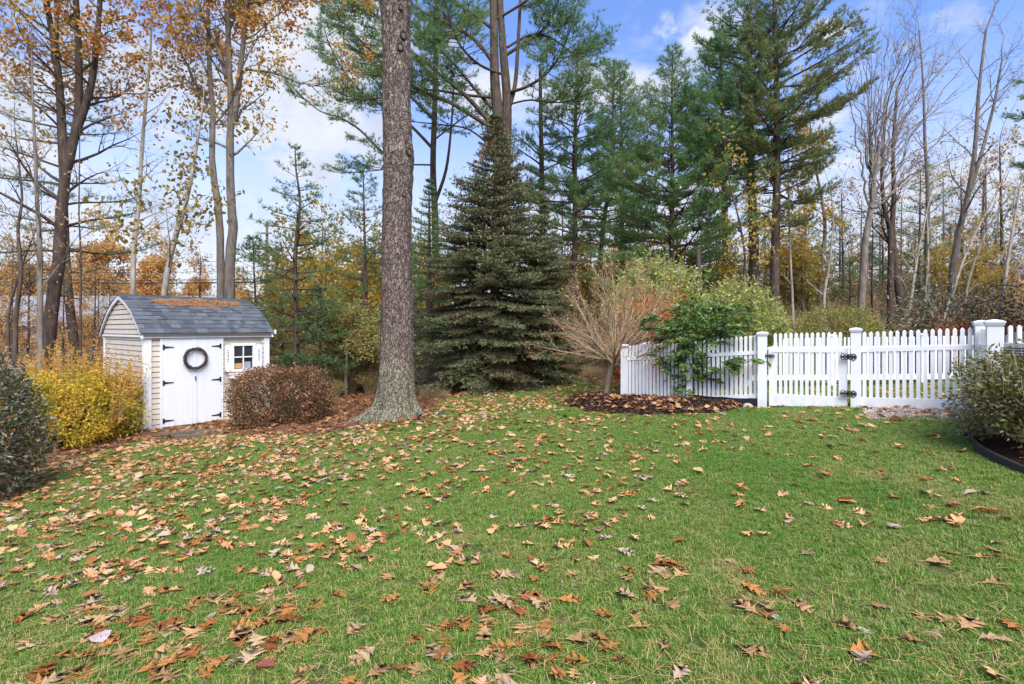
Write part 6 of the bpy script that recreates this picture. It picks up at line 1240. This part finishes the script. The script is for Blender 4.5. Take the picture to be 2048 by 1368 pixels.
place(pf, [wpx(*a) for a in [(1410, 21, 1.3), (1480, 22, 1.4), (1560, 21, 1.3), (1630, 22, 1.5), (1700, 21, 1.3), (1780, 22, 1.5), (1850, 21, 1.3), (1920, 22, 1.5), (2000, 21, 1.4), (540, 20, 1.0), (590, 21, 1.1), (650, 21, 1.1), (720, 21, 1.2), (780, 21, 1.1), (860, 21, 1.1), (585, 16.5, .8), (625, 17, .9), (665, 17.5, .9), (715, 17, .85), (755, 17.5, .9), (845, 16.5, .75), (1125, 16, .6), (1185, 16.2, .65), (1235, 17.2, .8), (1310, 18, .9), (1540, 17, .9), (1580, 19, 1.1), (1640, 18, .9), (1750, 18.5, 1.0), (1810, 18, .9), (1870, 18.5, 1), (1940, 18, .9), (75, 18, .8), (270, 18, .8), (700, 16, .7), (740, 15.2, .45), (610, 15.5, .6), (1140, 17.5, .75), (1165, 16.4, .6), (1215, 17, .7), (1255, 16.5, .8), (1100, 19, .8), (860, 18, .7), (900, 20, .8), (640, 18, .9), (560, 17.5, .8), (500, 19, .9), (1600, 18.5, .9), (1660, 19, .8), (1720, 18.5, .7), (1500, 18, .9), (1440, 17.5, .8), (20, 17, .9), (-20, 14, .8), (160, 18, .8), (220, 19, .9), (1780, 19, .8), (770, 19, .8), (670, 14.8, .35), (655, 13.5, .28)]], 'undergrowth shrub with green and rusty leaves', 'undergrowth shrubs')
pg = proto(wand, 'woodland_shrub', 'x', Vector((0, 0, 0)), 1.5, 2.8, 90, 107, M['far_rust'], 'shrub', None, (.10, .07), 5, .3)
place(pg, [wpx(*a) for a in [(1420, 24, 1.4), (1480, 26, 1.5), (1560, 25, 1.5), (1640, 27, 1.6), (1720, 25, 1.5), (1790, 26, 1.6), (1850, 24, 1.5), (1920, 26, 1.7), (1990, 24, 1.6), (2050, 27, 1.7), (2110, 24, 1.5), (1340, 27, 1.4), (1230, 27, 1.3), (660, 24, 1.1), (720, 26, 1.2), (590, 26, 1.1), (30, 19, .9), (110, 17, .7), (180, 21, .9), (380, 22, .8), (430, 20, 1), (500, 22, .9), (1380, 20, .8), (1550, 20, .8), (1620, 20, .9), (1700, 20, 1), (1760, 20, 1), (1830, 19, .9), (1890, 19, 1), (1960, 18.5, 1), (2020, 18, .9), (2090, 20, 1), (1300, 20, .8), (930, 24, .9), (840, 24, .9), (240, 25, 1), (350, 25, 1.1), (1200, 22, .9), (-60, 18, 1)]], 'twiggy brown thicket with sparse rusty leaves', 'rusty thickets at the wood edge')
# far-off wood that reads as one mass
g = np.random.default_rng(200); mb = MB(); S = []; PT = []; r = random.Random(200)
for k in range(420):
    Yv = r.uniform(46, 75); px = r.uniform(-500, 2600); x = (px - HX) / F * Yv; z0 = zgs(x, Yv); left_ = px < 720; h = r.uniform(3.0, 5.5) if left_ else r.uniform(5, 9.5)
    if left_: Yv += 22; x = (px - HX) / F * Yv
    S.append((Vector((x, Yv, z0)), Vector((x + r.uniform(-.6, .6), Yv, z0 + h)), .14, .03))
    for j in range(10): zz_ = z0 + h * r.uniform(.15, 1); e = Vector((x + r.uniform(-2, 2), Yv + r.uniform(-1, 1), zz_ + r.uniform(.2, 1.4))); S.append((Vector((x, Yv, zz_)), e, .04, .01))
    m_ = 60; PT.append(np.stack([x + g.normal(0, 1.5, m_), Yv + g.normal(0, 1.5, m_), z0 + h * g.uniform(.0, 1.0, m_)], 1))
mb.segs(S, 3); mb.build('distant_treeline_stems', M['bark_grey'], None, label='grey trunks of the distant wood', category='woods', kind='stuff')
mb = MB(); PT = np.concatenate(PT); leaves(mb, g, PT, np.tile([[0, 0, 1.]], (len(PT), 1)), .55, .36, 1.2); m_ = leafmat('distant_foliage', [(.07, .08, .045), (.12, .10, .06), (.17, .13, .08), (.22, .13, .06), (.10, .09, .075)], .2)
mb.build('distant_woods', m_, None, label='brown and green distant wood closing the view', category='woods', kind='stuff')
